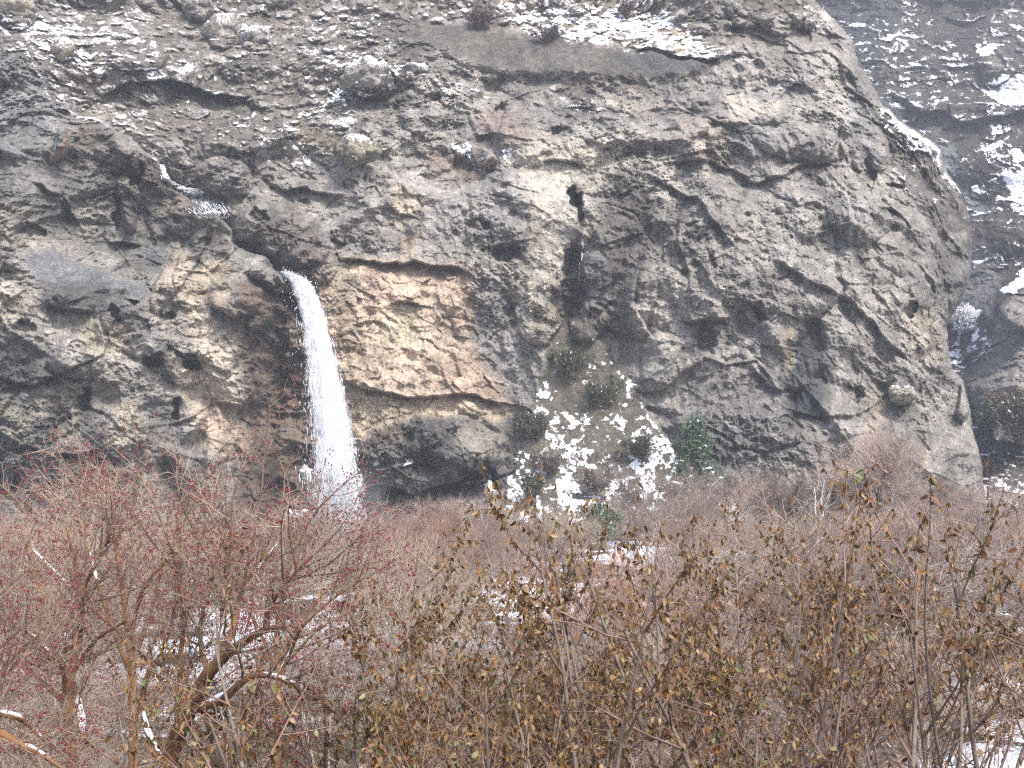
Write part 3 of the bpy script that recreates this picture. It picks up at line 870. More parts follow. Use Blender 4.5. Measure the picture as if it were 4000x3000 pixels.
    nz = N[..., 2].ravel()
    sn1, sn2 = fbm(p / 9, 4, 251), fbm(p / 1.6, 4, 252)
    W = np.zeros_like(X)
    def sw(pts, k, soft=20):
        W[:] = np.maximum(W, polymask(x, y, pts, soft) * k)
    sw([(2850, -500), (4900, -500), (4900, 900), (3800, 900), (3500, 450), (2850, 450)], 0.05, 40)
    sw([(3380, 310), (3470, 288), (3560, 305), (3680, 320), (3740, 290), (3830, 340), (3900, 300), (4010, 290), (4400, 260), (4400, 400), (4010, 400), (3900, 395), (3820, 360), (3760, 350), (3650, 360), (3560, 370), (3480, 350), (3400, 345)], 0.20, 16)
    sw([(3780, 300), (3830, 335), (3900, 300), (4010, 285), (4400, 260), (4400, 395), (4010, 400), (3900, 390), (3810, 350)], 0.93, 14)
    sw([(3710, 200), (3770, 200), (3790, 290), (3770, 370), (3730, 340), (3700, 270)], 0.20, 16)
    sw([(3540, 0), (3590, 0), (3580, 90), (3600, 170), (3560, 190), (3510, 190), (3520, 110)], 0.18, 16)
    sw([(3410, 150), (3520, 110), (3540, 130), (3440, 170)], 0.15, 14)
    sw([(3820, 190), (3870, 120), (3900, 60), (3960, 0), (3990, 0), (3900, 120), (3870, 200), (3860, 230), (3820, 210)], 0.18, 14)
    sw([(3815, 185), (3880, 175), (3885, 215), (3820, 215)], 0.94, 10)
    sw([(3860, 495), (3910, 490), (3915, 520), (3870, 525)], 0.94, 9)
    sw([(3840, 560), (3900, 540), (3920, 575), (3860, 590)], 0.86, 11)
    sw([(3855, 625), (3900, 595), (3915, 625)], 0.84, 9)
    sw([(3900, 640), (3870, 660), (3880, 790), (3920, 780)], 0.14, 16)
    sw([(3950, 580), (3990, 560), (4020, 620), (3960, 640)], 0.94, 12)
    sw([(3920, 690), (4010, 660), (4100, 700), (4050, 820), (3960, 820), (3940, 750)], 0.94, 16)
    sw([(3790, 730), (3840, 720), (3840, 745), (3800, 750)], 0.86, 9)
    sw([(3800, 960), (3860, 960), (3870, 1040), (3810, 1040)], 0.15, 16)
    sw([(3870, 950), (4000, 950), (4000, 1030), (3900, 1040)], 0.14, 20)
    sw([(3900, 1140), (4010, 1060), (4200, 1000), (4200, 1040), (4000, 1120), (3930, 1160)], 0.94, 12)
    sw([(3770, 1420), (3860, 1370), (3880, 1390), (3790, 1450)], 0.19, 12)
    sw([(3770, 1620), (3830, 1640), (3830, 1700), (3780, 1690)], 0.19, 16)
    sw([(3880, 1620), (3960, 1620), (3960, 1680), (3880, 1670)], 0.20, 16)
    sw([(3860, 470), (3960, 470), (3960, 700), (3860, 700)], .25, 30)
    sw([(3640, 1330), (3760, 1310), (3760, 1460), (3660, 1440)], .40, 20)
    sw([(3790, 1280), (3870, 1300), (3860, 1420), (3790, 1400)], .35, 16)
    sw([(3880, 1650), (3960, 1640), (3960, 1720), (3890, 1720)], .6, 14)
    sw([(3780, 1880), (4200, 1860), (4200, 2050), (3800, 2050)], .3, 30)
    sw([(3800, 1750), (4200, 1740), (4200, 1900), (3830, 1900)], 0.09, 30)
    hg = blur(D.reshape(ny, nx), 2).ravel() - D
    snow = snow_by_cover(W, .5 * sstep(.2, .85, nz), hg, sn1 * .7, sn2 * .75)
    me = mesh_np('mountain_slope', P.reshape(-1, 3), grid_faces(ny, nx), False, {'rock': C, 'snow': snow})
    tag(link('mountain_slope', me, rock_material('mountain_rock', .6)), kind='structure')
    return gx, gy, D.reshape(ny, nx)

FSX, FSY, FSD = build_far_slope()

def far_depth(Fx, Fy):
    i = int(np.clip(round((Fx - FSX[0]) / 4.0), 0, len(FSX) - 1))
    j = int(np.clip(round((Fy - FSY[0]) / 4.0), 0, len(FSY) - 1))
    return float(FSD[max(0, j - 1):j + 2, max(0, i - 1):i + 2].mean())
# ------------------------------------------------------------------ the valley floor
def gz(x, y):
    x, y = np.asarray(x, float), np.asarray(y, float)
    z = 1.6 * sstep(10, 78, y) * (.0 + 1.0 * sstep(-.15, -.03, x / np.maximum(y, 1))) - .7 * sstep(60, 105, y) * sstep(-.05, -.11, x / np.maximum(y, 1)) + 1.5 * sstep(5.0, 0.5, y)
    p = np.stack([x / 6, y / 7, 0 * x], -1).reshape(-1, 3)
    n = fbm(p, 3, 301).reshape(x.shape)
    return z + .55 * n * sstep(8, 30, y)

def snow_patch_weight(x, y, z):
    Fx, Fy = proj(np.stack([x, y, z], -1))
    ok = y > 6
    W = np.where(ok, .26, 0.0)
    for pts, k, soft in (
            ([(2380, 2120), (2500, 2090), (2620, 2130), (2620, 2230), (2400, 2220), (2340, 2180)], .97, 25),
            ([(1900, 2240), (2100, 2230), (2250, 2300), (2300, 2420), (2000, 2420), (1850, 2360)], .9, 30),
            ([(2780, 2120), (2960, 2140), (2900, 2260), (2760, 2250)], .9, 25),
            ([(3680, 2130), (3900, 2100), (3960, 2250), (3800, 2420), (3700, 2300)], .93, 30),
            ([(3560, 2540), (3800, 2540), (4050, 2600), (4050, 2720), (3900, 2740), (3750, 2690)], .98, 35),
            ([(3780, 2800), (4100, 2760), (4100, 3100), (3760, 3100)], .98, 40),
            ([(3220, 2960), (3700, 2950), (3700, 3100), (3200, 3100)], .9, 35),
            ([(740, 2360), (1000, 2340), (1120, 2420), (1100, 2620), (900, 2640), (740, 2560)], .95, 40),
            ([(580, 2660), (800, 2640), (800, 2800), (620, 2840)], .95, 40),
            ([(540, 2060), (780, 2060), (820, 2200), (600, 2200)], .85, 30),
            ([(-100, 1960), (200, 1960), (260, 2100), (-100, 2100)], .8, 40),
            ([(860, 1930), (1060, 1940), (1020, 2040), (880, 2030)], .85, 30),
            ([(1200, 2330), (1330, 2340), (1360, 2460), (1240, 2480)], .8, 30)):
        W = np.maximum(W, polymask(Fx, Fy, pts, soft) * k)
    return W

def build_ground():
    t = np.linspace(-1, 1, 420)
    xs = np.sinh(t * 3.1) / math.sinh(3.1) * 900
    u = np.linspace(0, 1, 520)
    ys = -40 + 4 + np.sinh(u * 3.4) / math.sinh(3.4) * 900
    ys = np.sort(np.concatenate([[-900, -300, -100], ys]))
    Xg, Yg = np.meshgrid(xs, ys)
    Z = gz(Xg, Yg)
    P = np.stack([Xg, Yg, Z], -1)
    q = P.reshape(-1, 3)
    hum = fbm(q / 1.4, 4, 311) * .14 + fbm(q / .45, 2, 312) * .04
    near = (np.abs(q[:, 0]) < 80) & (q[:, 1] > 3) & (q[:, 1] < 140)
    q[:, 2] += hum * near
    W = np.zeros(len(q))
    W[near] = snow_patch_weight(q[near, 0], q[near, 1], q[near, 2])
    c = np.clip(W, .001, .99)
    sc = (fbm(q / 3.2, 3, 321) * 1.3 + fbm(q / .8, 3, 322) * 1.5) / .55
    snow = np.clip(.51 + .3 * (sc - np.log((1 - c) / c) / 1.702), 0, 1)
    n = fbm(q / 2.3, 3, 331)
    C = np.asarray((.075, .058, .044)) * (1 + .5 * n[:, None])
    lit = np.clip(fbm(q / .7, 3, 332) * 1.5, 0, 1)[:, None]
    C = C * (1 - .6 * lit) + np.asarray((.14, .11, .078)) * .6 * lit
    me = mesh_np('ground', q, grid_faces(len(ys), len(xs))[:, ::-1], True, {'rock': np.clip(C, .02, .5), 'snow': snow})
    tag(link('ground', me, rock_material('leaf_litter_ground', 3.0)), kind='structure')

build_ground()

# ------------------------------------------------------------------ loose boulders on the slopes
def lump(seed, sub=4, rough=.28, flat=(1, 1, 1)):
    import bmesh
    bm = bmesh.new()
    bmesh.ops.create_icosphere(bm, subdivisions=sub, radius=1.0)
    V = np.array([v.co[:] for v in bm.verts])
    Fc = np.array([[v.index for v in f.verts] for f in bm.faces])
    bm.free()
    f1, _, _, _ = facets((V[:, 0] + .6 * V[:, 1]) * 1.5 + seed, (V[:, 2] + .5 * V[:, 1]) * 1.7, seed)
    h = fbm(V * 1.3 + seed * 7, 3, seed) * rough * 1.2 + f1 * rough * 1.3 + fbm(V * 5 + seed, 4, seed + 1, gain=.7) * rough * .55
    return V * (1 + h)[:, None] * np.asarray(flat), Fc

ROCK = bpy.data.materials['cliff_rock']

def boulder(seed, Fx, Fy, rx, ry, label, col, snow_w=.5, back=-.1):
    D = cliff_depth(Fx, Fy)
    s = D / FPX / 3.90625
    V, Fc = lump(seed, 5 if rx > 45 else 4)
    V = V * np.asarray((rx * s, max(rx, ry) * s * .8, ry * s))
    c = at(Fx, Fy, D - back * rx * s)
    base = c - np.array([0, 0, ry * s * .9])
    n = V / np.linalg.norm(V, axis=1, keepdims=True)
    f = fbm(V / .8 + seed, 3, seed + 5)
    sn = np.clip(.5 + .5 * (n[:, 2] - 1.0 + snow_w * .7 + .7 * f), 0, 1)
    C = np.asarray(col) * (1 + .5 * fbm(V / 1.2, 4, seed + 9, gain=.75)[:, None])
    me = mesh_np('boulder', V + c - base, Fc, True, {'rock': np.clip(C, .03, .6), 'snow': sn})
    o = link('boulder', me, ROCK)
    o.location = base
    return tag(o, label, 'boulder', 'boulders lying on the cliff')

boulder(401, 870, 118, 62, 60, 'rounded pale grey boulder standing upright on the snow-speckled upper slope', (.25, .235, .21), .35)
boulder(402, 1003, 152, 55, 42, 'slanting grey boulder capped with snow, just right of the upright rounded one', (.24, .23, .215), .75)
boulder(403, 775, 28, 56, 46, 'lumpy grey boulder cut by the top edge above the snowy scree', (.22, .205, .18), .5)
boulder(404, 68, 40, 78, 56, 'big tan boulder in the upper left corner of the slope', (.26, .235, .19), .4)
boulder(405, 248, 196, 40, 38, 'small squat boulder with thick snow behind it on the left shoulder', (.25, .225, .185), .7)
boulder(406, 1433, 305, 92, 62, 'large snow-topped boulder overhanging the smooth pale slab', (.245, .235, .21), .75)
boulder(407, 1392, 578, 70, 56, 'greenish tan boulder with a snow rim above the brown cleft', (.235, .22, .165), .62)
boulder(408, 3526, 1540, 46, 34, 'small tilted block with snow dabs on the right grey wall near the gully', (.27, .25, .215), .45)
boulder(409, 1640, 280, 44, 34, 'dark boulder with a snow cap beside the smooth grey scree band', (.13, .13, .125), .8)
# ------------------------------------------------------------------ tubes, paths
def smooth_path(pts, n):
    """resample a polyline (M,3) to n points by Catmull-Rom"""
    p = np.asarray(pts, float)
    p = np.vstack([2 * p[0] - p[1], p, 2 * p[-1] - p[-2]])
    m = len(p) - 3
    t = np.linspace(0, m - 1e-6, n)
    i = t.astype(int)
    f = (t - i)[:, None]
    a, b, c, d = p[i], p[i + 1], p[i + 2], p[i + 3]
    return .5 * (2 * b + (c - a) * f + (2 * a - 5 * b + 4 * c - d) * f ** 2 + (3 * b - a - 3 * c + d) * f ** 3)

def tubes(P, R, sides=3):
    """P (N,k,3) polylines, R (N,k) radii -> vertices, quads"""
    N, k, _ = P.shape
    T = np.gradient(P, axis=1)
    T /= np.linalg.norm(T, axis=2, keepdims=True) + 1e-12
    ref = np.where(np.abs(T[:, :1, 2:3]) < .9, np.array([[[0, 0, 1.0]]]), np.array([[[1.0, 0, 0]]]))
    n1 = np.cross(T, np.broadcast_to(ref, T.shape))
    n1 /= np.linalg.norm(n1, axis=2, keepdims=True) + 1e-12
    n2 = np.cross(T, n1)
    a = np.arange(sides) * 2 * math.pi / sides
    V = P[:, :, None] + R[:, :, None, None] * (np.cos(a)[None, None, :, None] * n1[:, :, None] + np.sin(a)[None, None, :, None] * n2[:, :, None])
    idx = np.arange(N * k * sides).reshape(N, k, sides)
    nx = np.roll(idx, -1, axis=2)
    Q = np.stack([idx[:, :-1], nx[:, :-1], nx[:, 1:], idx[:, 1:]], -1).reshape(-1, 4)
    return V.reshape(-1, 3), Q

# ------------------------------------------------------------------ water
def water_material(name, alpha=1.0, col=(.9, .92, .95)):
    m, nt, b = new_mat(name)
    b.inputs['Base Color'].default_value = (*col, 1)
    b.inputs['Roughness'].default_value = .35
    b.inputs['Specular IOR Level'].default_value = .4
    b.inputs['Subsurface Weight'].default_value = 0
    tr = node(nt, 'ShaderNodeBsdfTranslucent', i_Color=(*col, 1))
    mx = node(nt, 'ShaderNodeMixShader', i_0=.35)
    out = nt.nodes['Material Output']
    nt.links.new(b.outputs[0], mx.inputs[1])
    nt.links.new(tr.outputs[0], mx.inputs[2])
    if alpha < 1:
        tp = node(nt, 'ShaderNodeBsdfTransparent')
        m2 = node(nt, 'ShaderNodeMixShader', i_0=alpha)
        nt.links.new(tp.outputs[0], m2.inputs[1])
        nt.links.new(mx.outputs[0], m2.inputs[2])
        nt.links.new(m2.outputs[0], out.inputs['Surface'])
    else:
        nt.links.new(mx.outputs[0], out.inputs['Surface'])
    return m

WATER = water_material('white_water')
VEIL = water_material('falling_veil', .55)

def veil_material():
    """a curtain of falling water: noise stretched along the fall opens gaps in it"""
    m, nt, b = new_mat('water_curtain')
    at_ = node(nt, 'ShaderNodeAttribute', attribute_name='flow')      # r: across, g: along, b: density
    sep = node(nt, 'ShaderNodeSeparateColor')
    nt.links.new(at_.outputs['Color'], sep.inputs[0])
    cb = node(nt, 'ShaderNodeCombineXYZ')
    mu = node(nt, 'ShaderNodeMath', operation='MULTIPLY', i_1=9.0)
    mv = node(nt, 'ShaderNodeMath', operation='MULTIPLY', i_1=13.0)
    nt.links.new(sep.outputs[0], mu.inputs[0])
    nt.links.new(sep.outputs[1], mv.inputs[0])
    nt.links.new(mu.outputs[0], cb.inputs[0])
    nt.links.new(mv.outputs[0], cb.inputs[1])
    n1 = node(nt, 'ShaderNodeTexNoise', i_Scale=1.0, i_Detail=6, i_Roughness=.7)
    nt.links.new(cb.outputs[0], n1.inputs['Vector'])
    ad = node(nt, 'ShaderNodeMath', operation='MULTIPLY_ADD', i_1=2.9, i_2=-1.45)
    nt.links.new(n1.outputs['Fac'], ad.inputs[0])
    s = node(nt, 'ShaderNodeMath', operation='ADD', use_clamp=True)
    nt.links.new(ad.outputs[0], s.inputs[0])
    nt.links.new(sep.outputs[2], s.inputs[1])
    b.inputs['Base Color'].default_value = (.88, .9, .93, 1)
    b.inputs['Roughness'].default_value = .5
    tr = node(nt, 'ShaderNodeBsdfTranslucent', i_Color=(.88, .9, .93, 1))
    mx = node(nt, 'ShaderNodeMixShader', i_0=.4)
    nt.links.new(b.outputs[0], mx.inputs[1])
    nt.links.new(tr.outputs[0], mx.inputs[2])
    tp = node(nt, 'ShaderNodeBsdfTransparent')
    m2 = node(nt, 'ShaderNodeMixShader')
    nt.links.new(s.outputs[0], m2.inputs[0])
    nt.links.new(tp.outputs[0], m2.inputs[1])
    nt.links.new(mx.outputs[0], m2.inputs[2])
    nt.links.new(m2.outputs[0], nt.nodes['Material Output'].inputs['Surface'])
    return m

def build_waterfall():
    r = np.random.default_rng(5)
    F = np.array([(1108, 1066), (1135, 1074), (1165, 1096), (1192, 1150), (1215, 1240), (1240, 1360), (1264, 1500), (1284, 1650), (1300, 1800), (1316, 1950), (1332, 2100), (1348, 2250)], float)
    dep = np.array([111.0, 110.4, 110, 109.6, 109.2, 108.8, 108.4, 108, 107.7, 107.4, 107.2, 107.0])
    half = np.array([10, 24, 42, 50, 56, 64, 76, 86, 94, 102, 108, 112]) * 109 / FPX / 3.90625
    path = np.stack([at(f[0], f[1], d) for f, d in zip(F, dep)])
    n = 160
    C = smooth_path(path, n)
    HW = np.interp(np.linspace(0, 1, n), np.linspace(0, 1, len(half)), half)
    root = empty('waterfall', C[-1] * [1, 1, 0] + [0, 0, gz(C[-1, 0], C[-1, 1])])
    o0 = np.array(root.location)
    tag(root, 'tall white waterfall leaping from the brown rock lip and bending right as it falls', 'waterfall')
    # three rumpled curtains, one behind the other
    V, Q, fl = [], [], []
    nu = 22
    for layer in range(3):
        u = np.linspace(-1, 1, nu)
        off = (layer - 1) * .45
        G = C[:, None] + u[None, :, None] * HW[:, None, None] * (1 - .12 * layer) * np.array([1, .1, 0])
        w = fbm(np.stack([G[..., 0].ravel() * 1.2, G[..., 2].ravel() * .25 + layer * 9, np.zeros(n * nu)], -1), 3, 500 + layer).reshape(n, nu)
        G[..., 1] += off + w * .5 + .5 * u[None] ** 2
        G[..., 0] += w * .12
        t = np.linspace(0, 1, n)[:, None] * np.ones((1, nu))
        dens = .80 - 1.0 * np.abs(u[None]) ** 3.0 - .22 * t + .12 * (layer == 1) + .18 * sstep(.3, 0, t) + .28 * u[None] * sstep(.05, .4, t)
        V.append(G.reshape(-1, 3) - o0)
        Q.append(grid_faces(n, nu) + layer * n * nu)
        fl.append(np.stack([G[..., 0].ravel() * .22 + layer * 3.7, t.ravel() + layer * .37, dens.ravel()], -1))
    link('water_curtain', mesh_np('water_curtain', np.vstack(V), np.vstack(Q), True, {'flow': np.vstack(fl)}), veil_material(), root)
    # threads and clots of white water, denser at the core and on the right side
    N = 3000
    t0 = r.random(N) ** .8
    ln = (.006 + .03 * r.random(N) ** 2) * np.where(t0 < .35, .8, 1.2)
    uu = np.clip(r.normal(.10, .44, N), -1.05, 1.05)
    k = 6
    tt = np.clip(t0[:, None] + ln[:, None] * np.linspace(0, 1, k)[None], 0, 1) * (n - 1)
    i = np.minimum(tt.astype(int), n - 2)
    f = (tt - i)[..., None]
    P = C[i] * (1 - f) + C[i + 1] * f
    hw = HW[i]
    P[..., 0] += uu[:, None] * hw + r.normal(0, .03, (N, k))
    P[..., 1] += r.normal(0, .45, (N, 1)) - .25
    R = (.010 + .026 * r.random((N, 1)) ** 2) * np.sin(np.linspace(.12, math.pi - .1, k))[None] * np.where(t0 < .3, 1.25, 1.0)[:, None]
    V1, Q1 = tubes(P - o0, R, 4)
    # drops thrown off at the edges
    M = 2200
    t2 = r.random(M) ** .6
    i2 = np.minimum((t2 * (n - 1)).astype(int), n - 1)
    u2 = r.normal(0, .6, M)
    c2 = C[i2] + np.stack([u2 * HW[i2], r.normal(-.3, .6, M), r.normal(0, .2, M)], -1)
    d = .012 + .03 * r.random(M) ** 3
    P2 = np.stack([c2 + [0, 0, 1] * (d * 2.2)[:, None], c2, c2 - [0, 0, 1] * (d * 2.2)[:, None]], 1)
    V2, Q2 = tubes(P2 - o0, np.stack([d * .2, d, d * .2], 1), 4)
    s = link('white_thread', mesh_np('white_thread', np.vstack([V1, V2]), np.vstack([Q1, Q2 + len(V1)])), WATER, root)
    s['kind'] = 'stuff'
    return C

FALL = build_waterfall()

def cascade(name, label, cat, Fpts, depths, halfw, N, seed, rad=.03):
    r = np.random.default_rng(seed)
    path = np.stack([at(a, b, d) for (a, b), d in zip(Fpts, depths)])
    n = 90
    C = smooth_path(path, n)
    HW = np.interp(np.linspace(0, 1, n), np.linspace(0, 1, len(halfw)), halfw)
    t0 = r.random(N)
    k = 5
    tt = np.clip(t0[:, None] + (.05 + .08 * r.random((N, 1))) * np.linspace(0, 1, k)[None], 0, 1) * (n - 1)
    i = np.minimum(tt.astype(int), n - 2)
    f = (tt - i)[..., None]
    P = C[i] * (1 - f) + C[i + 1] * f
    P[..., 0] += np.clip(r.normal(0, .5, (N, 1)), -1.1, 1.1) * HW[i]
    P[..., 1] += r.normal(0, .2, (N, 1))
    P += r.normal(0, .02, P.shape)
    R = (rad * (.4 + .8 * r.random((N, 1)))) * np.sin(np.linspace(.15, math.pi - .15, k))[None]
    o = C[-1]
    V, Q = tubes(P - o, R, 4)
    ob = link(name, mesh_np(name, V, Q), WATER)
    ob.location = o
    tag(ob, label, cat)
    return ob

def near_depths(pts, lift=.5):
    return [min(cliff_depth(a, b), cliff_depth(a + 12, b), cliff_depth(a, b + 12)) - lift for a, b in pts]

PT = [(632, 640), (638, 672), (648, 704), (676, 722), (708, 736), (748, 742)]
cascade('stream_chute', 'thin bright stream running down a rock channel high on the left', 'stream', PT, near_depths(PT, .7), [.25, .25, .4, .55, .6, .8], 520, 41, .06)
PT = [(740, 742), (765, 756), (790, 785), (815, 820), (838, 852)]
cascade('upper_cascade', 'small fanned cascade of white water above the brown ridge', 'cascade', PT, near_depths(PT, .8), [.7, 1.2, 1.7, 1.7, 1.0], 520, 42, .045)
PT = [(2283, 890), (2276, 940), (2274, 1000), (2266, 1040), (2262, 1100)]
cascade('water_trickle', 'hair-thin white trickle dripping below the dark cave mouth', 'trickle', PT, near_depths(PT, .6), [.12, .1, .12, .1, .1], 22, 43, .022)
# ------------------------------------------------------------------ ice built up by the spray
ICE, nt_, b_ = new_mat('spray_ice')
n_ = noise_tex(nt_, 3.0, 5, .65)
r_ = ramp(nt_, n_.outputs['Fac'], [(.3, (.62, .66, .70)), (.6, (.84, .86, .88))])
nt_.links.new(r_.outputs[0], b_.inputs['Base Color'])
b_.inputs['Roughness'].default_value = .45
b_.inputs['Subsurface Weight'].default_value = 0

def ice_mass(Fx, Fy, rx, ry, D, seed, label, n=26, hang=1.0):
    r = np.random.default_rng(seed)
    s = D / FPX / 3.90625
    c = at(Fx, Fy, D)
    V, Q, o = [], [], 0
    for k in range(n):
        a, b = lump(seed + k, 2, .3)
        rr = s * min(rx, ry) * r.uniform(.18, .42)
        a = a * rr * np.array([1, .8, .8]) + np.array([r.normal(0, .42) * rx * s, r.normal(0, .3), r.normal(.1, .40) * ry * s])
        V.append(a); Q.append(np.c_[b, b[:, -1:]][:, :3] + o); o += len(a)
    tri = np.vstack(Q)
    Vb = np.vstack(V)
    N = int(n * 1.6)
    top = np.stack([r.normal(0, .5, N) * rx * s, r.normal(-.2, .25, N), r.normal(-.1, .4, N) * ry * s], -1)
    ln = r.uniform(.3, 1.0, N) * ry * s * .7 * hang
    k = 4
    P = top[:, None] - np.linspace(0, 1, k)[None, :, None] * ln[:, None, None] * np.array([0, 0, 1])
    R = (.02 + .05 * r.random((N, 1))) * np.array([1.2, 1, .6, .08])[None]
    V2, Q2 = tubes(P, R, 5)
    base = c - np.array([0, 0, ry * s])
    me = mesh_np('ice_mass', np.vstack([Vb, V2]) + c - base, [tri, Q2 + len(Vb)])
    ob = link('ice_mass', me, ICE)
    ob.location = base
    tag(ob, label, 'ice', 'ice around the foot of the waterfall')

ice_mass(1192, 1842, 30, 36, cliff_depth(1192, 1842) - .6, 610, 'white curtain of icicles hanging on the rock left of the waterfall', 16, 1.6)
ice_mass(1396, 1905, 34, 66, cliff_depth(1396, 1905) - .7, 640, 'lumpy white ice mound against the dark rock right of the waterfall', 30)
ice_mass(1440, 2065, 50, 22, 104.5, 680, 'low icy shelf of frozen spray at the right foot of the waterfall', 24)
ice_mass(1150, 2010, 42, 34, 104.5, 720, 'frosted rounded hump at the left foot of the waterfall', 18)

# spray hanging at the foot of the fall
def build_mist():
    V, Fc = lump(77, 3, .2)
    c = at(1325, 2060, 107.0)
    V = V * np.array([5.2, 3.8, 7.6])
    m = bpy.data.materials.new('spray_mist')
    m.use_nodes = True
    nt = m.node_tree
    nt.nodes.clear()
    out = node(nt, 'ShaderNodeOutputMaterial')
    tc = node(nt, 'ShaderNodeTexCoord')
    mp = node(nt, 'ShaderNodeMapping')
    mp.inputs['Scale'].default_value = (1 / 5.5, 1 / 4.0, 1 / 8.0)
    nt.links.new(tc.outputs['Object'], mp.inputs[0])
    ln = node(nt, 'ShaderNodeVectorMath', operation='LENGTH')
    nt.links.new(mp.outputs[0], ln.inputs[0])
    no = node(nt, 'ShaderNodeTexNoise', i_Scale=.45, i_Detail=3)
    nt.links.new(tc.outputs['Object'], no.inputs['Vector'])
    su = node(nt, 'ShaderNodeMath', operation='MULTIPLY_ADD', i_1=.9)
    nt.links.new(no.outputs['Fac'], su.inputs[0])
    nt.links.new(ln.outputs['Value'], su.inputs[2])
    mr = node(nt, 'ShaderNodeMapRange', interpolation_type='SMOOTHSTEP', i_1=1.25, i_2=.45, i_3=0.0, i_4=.30)
    nt.links.new(su.outputs[0], mr.inputs[0])
    pv = node(nt, 'ShaderNodeVolumePrincipled', i_Color=(.93, .95, 1, 1), i_Anisotropy=.2)
    nt.links.new(mr.outputs[0], pv.inputs['Density'])
    nt.links.new(pv.outputs[0], out.inputs['Volume'])
    o = link('mist', mesh_np('mist', V, Fc), m)
    o.location = c
    tag(o, 'pale spray drifting round the foot of the waterfall', 'mist', kind='stuff')

build_mist()
# ------------------------------------------------------------------ plants: twigs grown level by level
def kids(P, R, n, t0, t1, ang, length, k=4, up=.25, wander=.25, rad=.004, fall=.4, r=rng, lenvar=.4, taper=.35, angvar=.25):
    """n children per parent branch"""
    N, kp, _ = P.shape
    idx = np.repeat(np.arange(N), n)
    M = len(idx)
    t = t0 + (t1 - t0) * r.random(M)
    f = t * (kp - 1)
    i = np.minimum(f.astype(int), kp - 2)
    f = f - i
    s = P[idx, i] * (1 - f)[:, None] + P[idx, i + 1] * f[:, None]
    tan = P[idx, i + 1] - P[idx, i]
    tan /= np.linalg.norm(tan, axis=1, keepdims=True) + 1e-9
    q = r.normal(size=(M, 3))
    q -= (q * tan).sum(1, keepdims=True) * tan
    q /= np.linalg.norm(q, axis=1, keepdims=True) + 1e-9
    a = ang * (1 + angvar * r.normal(size=M))
    d = tan * np.cos(a)[:, None] + q * np.sin(a)[:, None]
    L = length * (1 - lenvar + 2 * lenvar * r.random(M)) * (1 - fall * t)
    out = np.zeros((M, k, 3))
    out[:, 0] = s
    for j in range(1, k):
        d = d + np.array([0, 0, up / k]) + r.normal(size=(M, 3)) * wander / k
        d /= np.linalg.norm(d, axis=1, keepdims=True) + 1e-9
        out[:, j] = out[:, j - 1] + d * (L / (k - 1))[:, None]
    rp = R[idx, i] * .75
    r0 = np.minimum(rad * (.7 + .6 * r.random(M)), rp)
    RR = r0[:, None] * np.linspace(1, taper, k)[None]
    return out, RR

def stems_from(base, n, height, spread, lean=(0, 0), k=8, rad=.03, r=rng, up=.15, foot=.2, wander=.35):
    a = r.random(n) * 2 * math.pi
    tilt = spread * np.sqrt(r.random(n))
    d = np.stack([np.sin(tilt) * np.cos(a) + lean[0], np.sin(tilt) * np.sin(a) + lean[1], np.cos(tilt)], -1)
    d /= np.linalg.norm(d, axis=1, keepdims=True)
    L = height * (.75 + .4 * r.random(n)) / np.cos(tilt * .7)
    P = np.zeros((n, k, 3))
    P[:, 0] = np.stack([np.cos(a), np.sin(a), 0 * a], -1) * foot * r.random((n, 1)) + np.asarray(base)
    for j in range(1, k):
        d = d + np.array([0, 0, up / k]) + r.normal(size=(n, 3)) * wander / k
        d /= np.linalg.norm(d, axis=1, keepdims=True)
        P[:, j] = P[:, j - 1] + d * (L / (k - 1))[:, None]
    R = rad * (.7 + .6 * r.random((n, 1))) * np.linspace(1, .25, k)[None]
    return P, R

def tube_mesh(name, groups):
    """groups: list of (P, R, sides)"""
    Vs, Qs, o = [], [], 0
    for P, R, sd in groups:
        if len(P) == 0:
            continue
        V, Q = tubes(P, R, sd)
        Vs.append(V); Qs.append(Q + o); o += len(V)
    return mesh_np(name, np.vstack(Vs), np.vstack(Qs))

def twig_mat(name, c1, c2, rand=.42, scale=2.6):
    return plain_mat(name, c1, c2, scale, .8, 'Object', rand)

M_PINK = twig_mat('pinkish_willow_twig', (.20, .145, .12), (.46, .365, .31))
M_MAUVE = twig_mat('mauve_grey_twig', (.12, .092, .075), (.42, .335, .28))
M_TAN = twig_mat('tan_twig', (.125, .098, .072), (.42, .335, .25))
M_RED = twig_mat('red_twig', (.14, .082, .062), (.42, .26, .205))
M_PALE = twig_mat('pale_dead_wood', (.30, .275, .25), (.50, .46, .42))
M_BARK = twig_mat('dark_bark', (.035, .028, .024), (.10, .075, .06))
M_GREYBARK = twig_mat('grey_brown_bark', (.12, .092, .075), (.24, .195, .16), .1, 14)
M_ORANGE = twig_mat('orange_bark', (.06, .035, .022), (.30, .155, .07), .1, 7)
M_THIN = twig_mat('thin_brown_shoot', (.11, .075, .055), (.30, .20, .135), .1, 5)
M_SHOOT = twig_mat('reddish_shoot', (.10, .06, .05), (.25, .17, .14), .1)
M_SNOW, nt_, b_ = new_mat('settled_snow')
b_.inputs['Base Color'].default_value = (.86, .88, .92, 1)
b_.inputs['Roughness'].default_value = .7
M_BERRY, nt_, b_ = new_mat('red_berry')
b_.inputs['Base Color'].default_value = (.20, .028, .04, 1)
b_.inputs['Roughness'].default_value = .45
b_.inputs['Specular IOR Level'].default_value = .35

